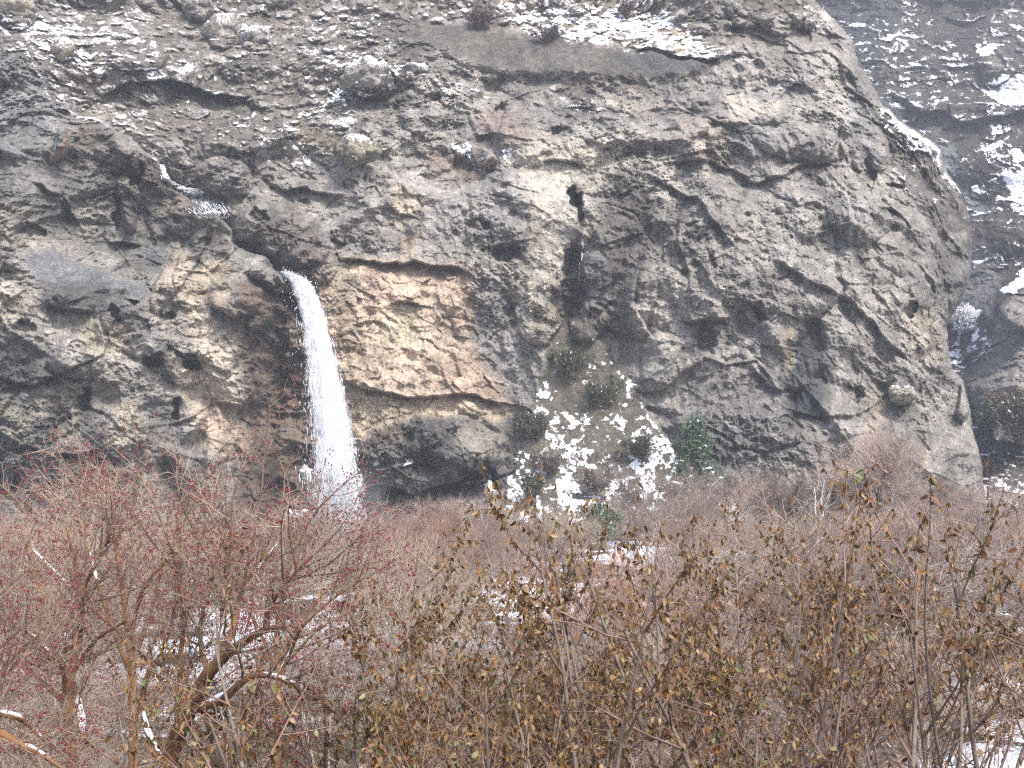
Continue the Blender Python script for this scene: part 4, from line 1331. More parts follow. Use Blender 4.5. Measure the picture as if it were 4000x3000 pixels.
def leaf_material(name='withered_leaf'):
    m, nt, b = new_mat(name)
    a = node(nt, 'ShaderNodeAttribute', attribute_name='leaf')
    geo = node(nt, 'ShaderNodeNewGeometry')
    pale = mix(nt, .25, a.outputs['Color'], (.34, .26, .15))
    c = mix(nt, geo.outputs['Backfacing'], a.outputs['Color'], pale)
    nt.links.new(c, b.inputs['Base Color'])
    b.inputs['Roughness'].default_value = .5
    b.inputs['Specular IOR Level'].default_value = .35
    tr = node(nt, 'ShaderNodeBsdfTranslucent')
    nt.links.new(c, tr.inputs['Color'])
    mx = node(nt, 'ShaderNodeMixShader', i_0=.25)
    nt.links.new(b.outputs[0], mx.inputs[1])
    nt.links.new(tr.outputs[0], mx.inputs[2])
    nt.links.new(mx.outputs[0], nt.nodes['Material Output'].inputs['Surface'])
    return m

M_LEAF = leaf_material()

def leaf_mesh(name, pos, dirs, size, cols, r, width=.46, curl=.45, fold=.22):
    """ovate folded leaves: pos, dirs (N,3), size (N,), cols (N,3)"""
    N = len(pos)
    d = dirs / (np.linalg.norm(dirs, axis=1, keepdims=True) + 1e-9)
    q = r.normal(size=(N, 3))
    q -= (q * d).sum(1, keepdims=True) * d
    q /= np.linalg.norm(q, axis=1, keepdims=True) + 1e-9
    nrm = np.cross(d, q)
    prof = np.array([(0, 0, 0), (.28, 0, 0), (.66, 0, 0), (1, 0, 0), (.26, 1, 1), (.62, .86, 1), (.26, -1, 1), (.62, -.86, 1)])
    cu = curl * (.4 + 1.2 * r.random(N)) * np.where(r.random(N) < .8, -1, 1)
    fo = fold * (.3 + 1.4 * r.random(N))
    x = prof[:, 0][None] * np.ones((N, 1))
    y = prof[:, 1][None] * width * .5 * (.75 + .5 * r.random((N, 1)))
    z = prof[:, 2][None] * fo[:, None] * .5 + cu[:, None] * x ** 2 * .5
    V = pos[:, None] + size[:, None, None] * (x[..., None] * d[:, None] + y[..., None] * q[:, None] + z[..., None] * nrm[:, None])
    b = (np.arange(N) * 8)[:, None]
    tri = np.concatenate([b + np.array([[0, 1, 4]]), b + np.array([[2, 3, 5]]), b + np.array([[0, 6, 1]]), b + np.array([[2, 7, 3]])])
    quad = np.concatenate([b + np.array([[1, 2, 5, 4]]), b + np.array([[6, 7, 2, 1]])])
    return mesh_np(name, V.reshape(-1, 3), [tri, quad], True, {'leaf': np.repeat(cols, 8, 0)})

def along(P, n, t0, t1, r):
    N, k, _ = P.shape
    idx = np.repeat(np.arange(N), n)
    f = (t0 + (t1 - t0) * r.random(len(idx))) * (k - 1)
    i = np.minimum(f.astype(int), k - 2)
    f = (f - i)[:, None]
    tan = P[idx, i + 1] - P[idx, i]
    tan /= np.linalg.norm(tan, axis=1, keepdims=True) + 1e-9
    return P[idx, i] * (1 - f) + P[idx, i + 1] * f, tan

def snow_caps(P, R, r, share=.35, lift=.55, fat=.95):
    """snow lying along the upper side of limbs, in broken lengths"""
    out_p, out_r = [], []
    for p, rr in zip(P, R):
        n = len(p)
        slope = np.abs(np.gradient(p[:, 2])) / (np.linalg.norm(np.gradient(p, axis=0), axis=1) + 1e-9)
        i = 0
        while i < n - 4:
            L = int(r.integers(4, 9))
            j = min(n, i + L)
            if r.random() < share * (1.6 - slope[i:j].mean()) and j - i >= 4:
                q = smooth_path(p[i:j], 8)
                w = np.interp(np.linspace(0, 1, 8), np.linspace(0, 1, j - i), rr[i:j])
                q[:, 2] += w * lift
                out_p.append(q + r.normal(0, .1, (8, 3)) * w[:, None])
                out_r.append(w * fat * np.sin(np.linspace(.25, math.pi - .25, 8)) * r.uniform(.8, 1.2, 8))
            i = j + int(r.integers(0, 3))
    return (np.array(out_p), np.array(out_r)) if out_p else None

# ---- bare bushes of the thicket: prototypes of unit kinds, then copies
def make_bush(name, seed, height, spread, nst, n1, n2, mats, rad=(.018, .007, .0045), foot=.35, ang=(.5, .5), up=(.5, .5), l1=.42, l2=.2, n3=0):
    r = np.random.default_rng(seed)
    S, RS = stems_from((0, 0, -.1), nst, height, spread, k=8, rad=rad[0], r=r, foot=foot, wander=.5)
    A, RA = kids(S, RS, n1, .2, 1.0, ang[0], height * l1, 5, up[0], .5, rad[1], .35, r)
    B, RB = kids(A, RA, n2, .15, 1.0, ang[1], height * l2, 4, up[1], .6, rad[2], .3, r)
    root = empty(name, (0, 0, 0))
    k_ = height / np.quantile(B[:, -1, 2], .86)
    S, A, B = S * k_, A * k_, B * k_
    link('stem', tube_mesh('stem', [(S, RS, 5)]), mats[0], root)
    g = [(A, RA, 4), (B, RB, 3)]
    if n3:
        Cc, RC = kids(B, RB, n3, .2, 1.0, .6, height * l2 * .45, 3, .3, .5, rad[2] * .8, .3, r)
        g.append((Cc, RC, 3))
    link('twig', tube_mesh('twig', g), mats[1], root)
    return root

def hide_proto(o):
    """a prototype that is itself the first individual is moved, not hidden; this removes an unused one"""
    for c in list(o.children):
        for g in list(c.children):
            bpy.data.objects.remove(g)
        bpy.data.objects.remove(c)
    bpy.data.objects.remove(o)

class Kind:
    """first use moves the prototype itself, later uses copy it"""
    def __init__(self, make):
        self.o, self.used = make(), False
    def put(self, loc, rz, scale, label, cat, group=None):
        o = self.o
        if self.used:
            o = copy_tree(self.o)
        self.used = True
        o.location = [float(v) for v in loc]
        o.rotation_euler = (0, 0, float(rz))
        o.scale = scale if hasattr(scale, '__len__') else (scale,) * 3
        o['label'], o['category'] = label, cat
        if group:
            o['group'] = group
        return o

K_WILLOW = [Kind(lambda s=s: make_bush('willow_bush', s, 2.6, 1.0, 20, 12, 13, (M_MAUVE, M_PINK), (.026, .011, .0080), up=(.35, .25), ang=(.55, .65), n3=2)) for s in (31, 32, 33)]
K_GREY = [Kind(lambda s=s: make_bush('bare_bush', s, 2.3, .75, 16, 9, 8, (M_GREYBARK, M_MAUVE), (.018, .0085, .006), n3=2, ang=(.8, .8), up=(.15, .1))) for s in (41, 42, 43)]
K_TAN = [Kind(lambda s=s: make_bush('bare_bush', s, 2.2, .8, 16, 9, 8, (M_MAUVE, M_TAN), (.016, .0085, .006), n3=2, ang=(.7, .8), up=(.2, .15))) for s in (51, 52)]
K_RED = [Kind(lambda s=s: make_bush('red_stemmed_bush', s, 2.3, .6, 22, 8, 8, (M_RED, M_RED), (.014, .007, .005), ang=(.4, .55), n3=2)) for s in (61, 62)]

def size_px(F, D):
    return F / 3.90625 / FPX * D

def bush_at(kinds, i, Fx, Fbase, Ftop, D, label, cat='bush', group=None, wide=1.0, own=2.3):
    """a bush whose foot and top are at those rows of the photograph, on the ground at distance D"""
    p = at(Fx, Fbase, D)
    z0 = float(gz(p[0], D))
    top = at(Fx, Ftop, D)[2]
    s = (top - z0) / own
    k = kinds[i % len(kinds)]
    rr = np.random.default_rng(int(Fx * 7 + Fbase))
    return k.put((p[0], D, z0 - .05), rr.random() * 6.28, (s * wide, s * wide, s), label, cat, group)

# ---- far willows and bushes at the foot of the cliff
def make_willow_tree(seed, H=4.6):
    r = np.random.default_rng(seed)
    T = smooth_path(np.array([(0, 0, -.2), (.08, 0, .7), (-.05, .05, 1.3), (.1, 0, 1.9)]), 8)[None]
    RT = np.linspace(.2, .13, 8)[None]
    L, RL = kids(T, RT, 13, .40, 1, .85, H * .36, 7, .45, .7, .075, 0, r)
    A, RA = kids(L, RL, 14, .12, 1, .8, H * .24, 5, .35, .6, .020, .25, r)
    B, RB = kids(A, RA, 13, .1, 1, .55, H * .17, 4, .3, .6, .0085, .25, r)
    k_ = 4.3 / np.quantile(B[:, -1, 2], .84)
    T, L, A, B = T * k_, L * k_, A * k_, B * k_
    root = empty('willow_tree', (0, 0, 0))
    link('trunk', tube_mesh('trunk', [(T, RT, 8), (L, RL, 6)]), M_BARK, root)
    Cc, RC = kids(B, RB, 2, .3, 1, .5, .36, 3, .3, .5, .0075, .2, r)
    link('crown', tube_mesh('crown', [(A, RA, 4), (B, RB, 3), (Cc, RC, 3)]), M_PINK, root)
    return root

K_TREE = [Kind(lambda s=s: make_willow_tree(s)) for s in (71, 72)]

def far_tree(i, Fx, Fy_base, Ftop, D, label, wide=1.0, grp='willow trees at the foot of the cliff'):
    return bush_at(K_TREE, i, Fx, Fy_base, Ftop, D, label, 'tree', grp, wide, 4.3)

far_tree(0, 3440, 2130, 1725, 88, 'tall round-headed bare willow, the tallest against the right grey wall', .95)
far_tree(1, 3075, 2130, 1870, 90, 'open bare willow with dark forked limbs left of the tallest round-headed willow', 1.0)
far_tree(1, 3250, 2140, 1850, 96, 'thin mauve willow between the open forked willow and the tallest one', 1.1)
far_tree(0, 3640, 2150, 1890, 92, 'low spreading pinkish willow just right of the tallest round-headed willow', 1.3)
bush_at(K_WILLOW, 0, 2650, 2150, 1838, 88, 'dome-shaped pink willow bush growing in front of the snowy spruce', 'bush', 'willow bushes below the cliff', 1.05, 2.75)
bush_at(K_WILLOW, 1, 2850, 2160, 1880, 90, 'pink willow bush with a pale leaning stem, right of the spruce', 'bush', 'willow bushes below the cliff', 1.1, 2.75)
bush_at(K_WILLOW, 2, 2480, 2160, 1960, 84, 'brownish low willow bush at the right foot of the snowy scree', 'bush', 'willow bushes below the cliff', 1.3, 2.75)
bush_at(K_WILLOW, 1, 3800, 2170, 1920, 86, 'wide pink-grey willow bush under the gully mouth', 'bush', 'willow bushes below the cliff', 1.5, 2.75)
bush_at(K_WILLOW, 0, 3990, 2180, 1900, 84, 'willow bush cut by the right edge below the gully', 'bush', 'willow bushes below the cliff', 1.2, 2.75)
bush_at(K_RED, 0, 3000, 2170, 2030, 80, 'low rust-red bush under the bare forked willow', 'bush', None, 2.2, 2.3)
bush_at(K_TAN, 0, 2140, 2230, 1985, 72, 'tan bare bush at the foot of the scree, left of the small juniper', 'bush', 'bare bushes in the middle of the thicket', 1.3)
bush_at(K_TAN, 1, 2020, 2260, 1960, 64, 'grey-tan bushy shrub left of the snowy scree foot', 'bush', 'bare bushes in the middle of the thicket', 1.2)
bush_at(K_TAN, 0, 2260, 2250, 2010, 66, 'tan bare bush dusted with snow in front of the snowy scree', 'bush', 'bare bushes in the middle of the thicket', 1.1)
bush_at(K_RED, 1, 1800, 2300, 1990, 60, 'red-stemmed bush under the dark bulging rock', 'bush', 'red-stemmed bushes right of the waterfall', 1.1)
bush_at(K_RED, 0, 1610, 2300, 2000, 56, 'red-stemmed bush in front of the dark rock foot, right of the fall', 'bush', 'red-stemmed bushes right of the waterfall', 1.2)
bush_at(K_RED, 1, 1560, 2330, 2080, 48, 'red-stemmed bush close to the right side of the waterfall foot', 'bush', 'red-stemmed bushes right of the waterfall', 1.2)

def dead_bush(Fx, Fbase, Ftop, D, seed, label):
    r = np.random.default_rng(seed)
    S, RS = stems_from((0, 0, -.1), 4, 2.0, .6, k=8, rad=.045, r=r, foot=.15, wander=.8)
    A, RA = kids(S, RS, 6, .3, 1, .7, .9, 6, .2, .8, .022, .3, r)
    B, RB = kids(A, RA, 6, .2, 1, .8, .4, 4, .1, .8, .011, .3, r)
    k_ = 2.2 / np.quantile(B[:, -1, 2], .97)
    root = empty('dead_bush', (0, 0, 0))
    link('stem', tube_mesh('stem', [(S * k_, RS, 6)]), M_PALE, root)
    link('twig', tube_mesh('twig', [(A * k_, RA, 4), (B * k_, RB, 3)]), M_PALE, root)
    p = at(Fx, Fbase, D)
    z0 = float(gz(p[0], D))
    s = (at(Fx, Ftop, D)[2] - z0) / 2.2
    root.location = (float(p[0]), D, z0)
    root.scale = (s, s, s)
    tag(root, label, 'dead bush')

dead_bush(1835, 2260, 2000, 54, 141, 'pale dead bush among the red-stemmed bushes under the dark bulging rock')
dead_bush(3200, 2150, 1830, 86, 142, 'pale grey dead bush between the forked willow and the tallest willow')
dead_bush(2880, 2160, 1960, 80, 143, 'whitish dead branches sticking out of the pink willow bush right of the spruce')

# ---- the thicket between the near shrubs and the cliff
def thicket():
    r = np.random.default_rng(808)
    zones = [  # y0, y1, count, kinds, tallness, label, group
        (66, 94, 34, [K_WILLOW, K_GREY, K_TAN], (.9, 1.35), 'bare mauve-grey bush in the far belt of the thicket below the cliff', 'bushes of the far thicket'),
        (40, 66, 42, [K_GREY, K_TAN, K_RED], (.95, 1.35), 'bare twiggy bush in the middle belt of the thicket', 'bushes of the middle thicket'),
        (24, 40, 34, [K_GREY, K_GREY, K_TAN, K_RED], (.95, 1.25), 'bare grey-brown bush behind the leafy shrubs', 'bushes behind the leafy shrubs'),
        (12.5, 24, 32, [K_GREY, K_GREY, K_TAN], (.8, 1.1), 'low tangled bare bush close behind the nearest shrubs', 'tangled bushes behind the nearest shrubs')]
    for y0, y1, n, ks, (s0, s1), lab, grp in zones:
        pts = []
        tries = 0
        while len(pts) < n and tries < 6000:
            tries += 1
            y = math.sqrt(r.uniform(y0 ** 2, y1 ** 2))
            x = r.uniform(-.40, .40) * y
            z = float(gz(x, y))
            W = float(snow_patch_weight(np.array([x]), np.array([y]), np.array([z]))[0])
            if any((x - a) ** 2 + (y - b) ** 2 < (.09 * (y0 + y1) / 2 * .5 + .7) ** 2 for a, b in pts):
                continue
            h = .92 * min(2.5 * r.uniform(s0, s1), 3.2 - z + r.uniform(-.45, .55) * y / 70) if y > 24 else r.uniform(.9, 1.7)
            s = max(.32, h / 2.3)
            w = max(s, .6) * r.uniform(1.1, 1.9)
            open_ = [float(snow_patch_weight(np.array([x + dx]), np.array([y]), np.array([z + q * h]))[0]) for q in (.15, .5, .9) for dx in (-.5 * w, .5 * w)]
            fx_, fy_ = proj(np.array([x, y, z + h * .7]))
            if 1150 < fx_ < 1480 and fy_ < 2300 and y > 24:
                continue
            if max(open_) > .6 and r.random() < .99:
                continue
            pts.append((x, y))
            fam = ks[int(r.integers(len(ks)))]
            k = fam[int(r.integers(len(fam)))]
            k.put((x, y, z - .05), r.random() * 6.28, (w, w, s), lab, 'bush', grp)

thicket()

# ---- spruce and junipers
M_NEEDLE, nt_, b_ = new_mat('spruce_needles')
n_ = noise_tex(nt_, 4, 3)
r_ = ramp(nt_, n_.outputs['Fac'], [(.3, (.06, .095, .06)), (.7, (.15, .20, .12))])
nt_.links.new(r_.outputs[0], b_.inputs['Base Color'])
M_JUN, nt_, b_ = new_mat('juniper_foliage')
n_ = noise_tex(nt_, 5, 3)
r_ = ramp(nt_, n_.outputs['Fac'], [(.3, (.055, .058, .04)), (.7, (.135, .135, .09))])
nt_.links.new(r_.outputs[0], b_.inputs['Base Color'])

def needle_sprays(P, n, size, r, flat=.5):
    """small needle-like blades along twigs"""
    pos, tan = along(P, n, .1, 1.0, r)
    d = tan + r.normal(size=pos.shape) * .8 * np.array([1, 1, flat])
    d /= np.linalg.norm(d, axis=1, keepdims=True)
    q = np.cross(d, r.normal(size=pos.shape))
    q /= np.linalg.norm(q, axis=1, keepdims=True) + 1e-9
    L = size * (.6 + .8 * r.random((len(pos), 1)))
    V = np.stack([pos - q * L * .16, pos + q * L * .16, pos + d * L + q * L * .05, pos + d * L - q * L * .05], 1)
    return V.reshape(-1, 3), np.arange(len(pos) * 4).reshape(-1, 4)

def build_spruce(name, H, W, seed, label, loc, snowy=.3, mat=None, whorls=26, cat='tree'):
    r = np.random.default_rng(seed)
    root = empty(name, loc)
    tag(root, label, cat)
    T = np.stack([np.zeros(10), np.zeros(10), np.linspace(-.3, H, 10)], -1)[None]
    RT = np.linspace(.022 * H, .01, 10)[None]
    Bs = []
    for w in range(whorls):
        t = (w + r.random() * .6) / whorls
        z = H * (.06 + .92 * t)
        L0 = W * (1 - t) ** 1.0 * (1 - .55 * max(0, .18 - t) / .18) + .12
        for k in range(int(6 + 3 * (1 - t))):
            a = r.random() * 6.28
            L = L0 * r.uniform(.55, 1.18) * (1 + .22 * math.sin(2 * a + seed))
            d = np.array([math.cos(a), math.sin(a), 0])
            s = np.linspace(0, 1, 6)
            droop = -.38 * s + .30 * s ** 2.2
            Bs.append(np.array([0, 0, z]) + d * (s * L)[:, None] + np.array([0, 0, 1]) * (droop * L)[:, None] + r.normal(0, .03, (6, 3)) * s[:, None])
    B = np.array(Bs)
    RB = .02 * np.linspace(1, .3, 6)[None] * np.ones((len(B), 1))
    S, RS = kids(B, RB, 9, .2, 1, .9, W * .28, 4, -.25, .3, .008, .5, r)
    V1, Q1 = needle_sprays(B, 70, .20, r)
    V2, Q2 = needle_sprays(S, 18, .19, r)
    link('trunk', tube_mesh('trunk', [(T, RT, 7), (B, RB, 4)]), M_BARK, root)
    crown = link('crown', mesh_np('crown', np.vstack([V1, V2]), np.vstack([Q1, Q2 + len(V1)]), False), mat or M_NEEDLE, root)
    # snow pads on the boughs
    pos, tan = along(B, 5, .35, 1, r)
    keep = r.random(len(pos)) < snowy * (.55 + .65 * (pos[:, 0] / W > -.1))
    pos, tan = pos[keep], tan[keep]
    ln = .10 + .16 * r.random(len(pos))
    Pp = pos[:, None] + tan[:, None] * (np.linspace(-1, 1, 5)[None, :, None] * ln[:, None, None]) + np.array([0, 0, .14])
    Rr = (.06 + .06 * r.random((len(pos), 1))) * np.sin(np.linspace(.3, math.pi - .3, 5))[None]
    V, Q = tubes(Pp, Rr, 5)
    link('snow', mesh_np('snow', V, Q), M_SNOW, crown)
    return root

p = at(2716, 1980, 104)
z0 = float(gz(p[0], 104))
Ht = at(2705, 1632, 104)[2] - z0
build_spruce('spruce_tree', Ht, 3.7, 901, 'dark green spruce with snow on its boughs at the right foot of the scree', (p[0], 104, z0), .42)

def juniper(name, Fx, Fy, rx, ry, D, seed, label, mat, snow=.2, cat='shrub', grp=None, dens=1.0):
    """a rounded evergreen shrub: Fx, Fy its middle, rx, ry its half sizes in the photograph"""
    r = np.random.default_rng(seed)
    s = D / FPX / 3.90625
    c = at(Fx, Fy, D)
    base = c - np.array([0, 0, ry * s])
    H = 2 * ry * s
    root = empty(name, base)
    tag(root, label, cat, grp)
    n = int(16 * dens)
    S, RS = stems_from((0, 0, -.15), n, H * .85, .75 * min(1.4, rx / ry), k=6, rad=.02 * H, r=r, foot=.25 * rx * s)
    A, RA = kids(S, RS, 12, .15, 1, .7, H * .34, 4, .3, .5, .012, .3, r)
    A2, RA2 = kids(A, RA, 5, .2, 1, .7, H * .15, 3, .3, .5, .008, .3, r)
    V, Q = needle_sprays(A2, 7, .06 * H + .05, r, 1.0)
    link('stem', tube_mesh('stem', [(S, RS, 5), (A, RA, 3)]), M_BARK, root)
    link('foliage', mesh_np('foliage', V, Q, False), mat, root)
    if snow:
        pos, tan = along(A, 2, .5, 1, r)
        m = (r.random(len(pos)) < snow) & (pos[:, 2] > H * .3)
        pos, tan = pos[m], tan[m]
        if len(pos):
            ln = .06 * H * (.5 + r.random(len(pos)))
            Pp = pos[:, None] + tan[:, None] * (np.linspace(-1, 1, 5)[None, :, None] * ln[:, None, None]) + np.array([0, 0, .04])
            Rr = (.025 + .03 * r.random((len(pos), 1))) * H * .5 * np.sin(np.linspace(.3, math.pi - .3, 5))[None]
            V, Q = tubes(Pp, Rr, 5)
            link('snow', mesh_np('snow', V, Q), M_SNOW, root)
    return root

M_SNOWY, nt_, b_ = new_mat('snow_laden_foliage')
n_ = noise_tex(nt_, 1.4, 4, .7)
r_ = ramp(nt_, n_.outputs['Fac'], [(.40, (.06, .075, .05)), (.47, (.84, .86, .90))])
nt_.links.new(r_.outputs[0], b_.inputs['Base Color'])
M_DRYBUSH, nt_, b_ = new_mat('dry_shrub_foliage')
n_ = noise_tex(nt_, 5, 3)
r_ = ramp(nt_, n_.outputs['Fac'], [(.3, (.10, .08, .072)), (.7, (.20, .155, .135))])
nt_.links.new(r_.outputs[0], b_.inputs['Base Color'])

cd = lambda a, b, l=.8: cliff_depth(a, b) - l
G1 = 'shrubs on the scree slope'
juniper('juniper_shrub', 2232, 1412, 56, 50, cd(2232, 1450), 911, 'topmost dark evergreen shrub on the bare upper scree', M_JUN, .12, grp=G1)
juniper('juniper_shrub', 2345, 1530, 66, 46, cd(2345, 1570), 912, 'wide evergreen shrub in the middle of the scree, below the topmost one', M_JUN, .1, grp=G1)
juniper('juniper_shrub', 2085, 1655, 56, 50, cd(2085, 1690), 913, 'dark shrub at the left edge of the scree beside the bulging rock', M_JUN, .14, grp=G1)
juniper('juniper_shrub', 2490, 1740, 50, 44, cd(2490, 1780), 914, 'brown-green shrub on the right part of the snowy scree', M_JUN, .1, grp=G1)
juniper('dry_shrub', 2140, 1800, 42, 34, cd(2140, 1840), 915, 'purplish dry shrub on the left of the snowy scree', M_DRYBUSH, .1, grp=G1)
juniper('dry_shrub', 2335, 1880, 36, 48, cd(2335, 1930), 916, 'upright brownish shrub in the middle of the lower snow', M_DRYBUSH, .12, grp=G1)
juniper('juniper_shrub', 2085, 1900, 32, 50, cd(2085, 1960), 917, 'narrow green shrub at the lower left of the scree', M_JUN, .1, grp=G1)
juniper('juniper_tree', 2345, 2050, 46, 70, 78, 918, 'small upright juniper with snow on it at the foot of the scree', M_NEEDLE, .3, 'tree', None, 1.4)
juniper('dry_shrub', 1870, 66, 50, 40, cd(1870, 100, 1.0), 921, 'dark round shrub on the slope above the smooth scree band', M_DRYBUSH, .06, grp='shrubs on the top slope')
juniper('dry_shrub', 2140, 128, 50, 34, cd(2140, 160, 1.0), 922, 'dark shrub at the lower edge of the snowy top slope', M_DRYBUSH, .1, grp='shrubs on the top slope')
juniper('dry_shrub', 2440, 32, 28, 26, cd(2440, 50, 1.5), 923, 'small dark shrub amid the snow of the top slope', M_DRYBUSH, .06, grp='shrubs on the top slope')
juniper('dry_shrub', 1910, 640, 24, 22, cd(1910, 655), 924, 'little reddish shrub on the brown ledge left of the pale alcove', M_DRYBUSH, .1)
juniper('snowy_tree', 3785, 1262, 40, 56, far_depth(3772, 1320) - 3, 931, 'tree thickly loaded with snow in the gully', M_SNOWY, .95, 'tree', None, 1.4)
juniper('dry_shrub', 3930, 1560, 70, 46, far_depth(3930, 1590) - 3, 932, 'reddish bare shrub on the grey knob beyond the gully', M_DRYBUSH, 0)
juniper('evergreen_tree', 3985, 1640, 46, 90, far_depth(3960, 1720) - 5, 933, 'dark evergreen cut by the right edge beyond the gully', M_JUN, .22, 'tree', None, 1.8)
juniper('evergreen_shrub', 3880, 1630, 60, 30, far_depth(3880, 1650) - 3, 934, 'low dark evergreen left of the one at the right edge', M_NEEDLE, .35)

def fallen_log():
    D = far_depth(3900, 1700) - 5
    a, b = at(3893, 1718, D), at(3955, 1630, D - .5)
    P = smooth_path(np.array([a, a * .5 + b * .5 + [.1, 0, .05], b]), 10)[None]
    o = link('fallen_log', tube_mesh('fallen_log', [(P - a, np.linspace(.13, .06, 10)[None], 6)]), M_SNOW)
    o.location = a
    tag(o, 'slender snow-covered dead log leaning below the dark evergreen', 'log')

fallen_log()
# ------------------------------------------------------------------ the near shrubs
def limb(F, n=14):
    """F: (Fx, Fy, depth) -> smooth world path"""
    return smooth_path(np.array([at(a, b, d) for a, b, d in F]), n)

def berry_mesh(pos, r, size=.0050):
    o = np.array([(1, 0, 0), (-1, 0, 0), (0, 1, 0), (0, -1, 0), (0, 0, 1.25), (0, 0, -1.25)])
    t = np.array([(0, 2, 4), (2, 1, 4), (1, 3, 4), (3, 0, 4), (2, 0, 5), (1, 2, 5), (3, 1, 5), (0, 3, 5)])
    s = size * (.75 + .5 * r.random(len(pos)))
    V = pos[:, None] + o[None] * s[:, None, None]
    return mesh_np('berry', V.reshape(-1, 3), (t[None] + (np.arange(len(pos)) * 6)[:, None, None]).reshape(-1, 3))

def berry_tree(limbs, radii, label, seed, n1=13, l1=.95, n2=13, n3=3, long_shoots=(), berries=1800, snow=.35, zmin=.6):
    r = np.random.default_rng(seed)
    P = np.array([limb(l) for l in limbs])
    R = np.array([np.interp(np.linspace(0, 1, 14), np.linspace(0, 1, len(q)), q) for q in radii])
    foot = P[0, 0].copy()
    g = float(gz(foot[0], foot[1]))
    root = empty('berry_tree', (foot[0], foot[1], g))
    o = np.array(root.location)
    tag(root, label, 'berry tree', 'red-berried trees on the left')
    tr = np.array([[foot[0] - .05, foot[1] + .05, g - .1], [foot[0] - .02, foot[1], g * .5 + foot[2] * .5], foot])
    TR = smooth_path(tr, 14)[None]
    RT = np.full((1, 14), R[0, 0] * 1.05)
    A, RA = kids(P, R, n1, .12, 1.0, .75, l1 * .72, 7, .35, .5, .0068, .35, r, .5)
    if len(long_shoots):
        LS = []
        nodes = P[:, 3:].reshape(-1, 3)
        for s in long_shoots:
            q = np.array([at(a, b, d) for a, b, d in s])
            q[0] = nodes[np.argmin(((nodes - q[0]) ** 2).sum(1))]
            LS.append(smooth_path(q, 7))
        LS = np.array(LS)
        A = np.concatenate([A, LS])
        RA = np.concatenate([RA, np.tile(np.linspace(.0075, .0028, 7), (len(LS), 1))])
    B, RB = kids(A, RA, n2, .08, 1.0, .85, .27, 5, .15, .6, .0026, .35, r, .5)
    Cc, RC = kids(B, RB, n3, .2, 1.0, .8, .11, 3, .1, .5, .0020, .3, r)
    link('trunk', tube_mesh('trunk', [(TR - o, RT, 8), (P - o, R, 8)]), M_ORANGE, root)
    link('shoot', tube_mesh('shoot', [(A - o, RA, 5)]), M_THIN, root)
    tw = link('twig', tube_mesh('twig', [(B - o, RB, 3), (Cc - o, RC, 3)]), M_TAN, root)
    # berries in little hanging groups
    tips = np.concatenate([Cc[:, -1], B[:, -1], B[:, 2]])
    pick = tips[r.integers(0, len(tips), berries * 2)]
    dens = fbm(pick / .35, 2, seed)
    pick = pick[dens > -.3]
    pick = np.repeat(pick, 2, 0) + r.normal(0, .011, (len(pick) * 2, 3)) - [0, 0, .012]
    b = link('berry', berry_mesh(pick - o, r), M_BERRY, tw)
    b['kind'] = 'stuff'
    sc = snow_caps(P - o, R, r, snow)
    if sc is not None:
        link('snow', tube_mesh('snow', [(sc[0], sc[1], 7)]), M_SNOW, root)
    return root

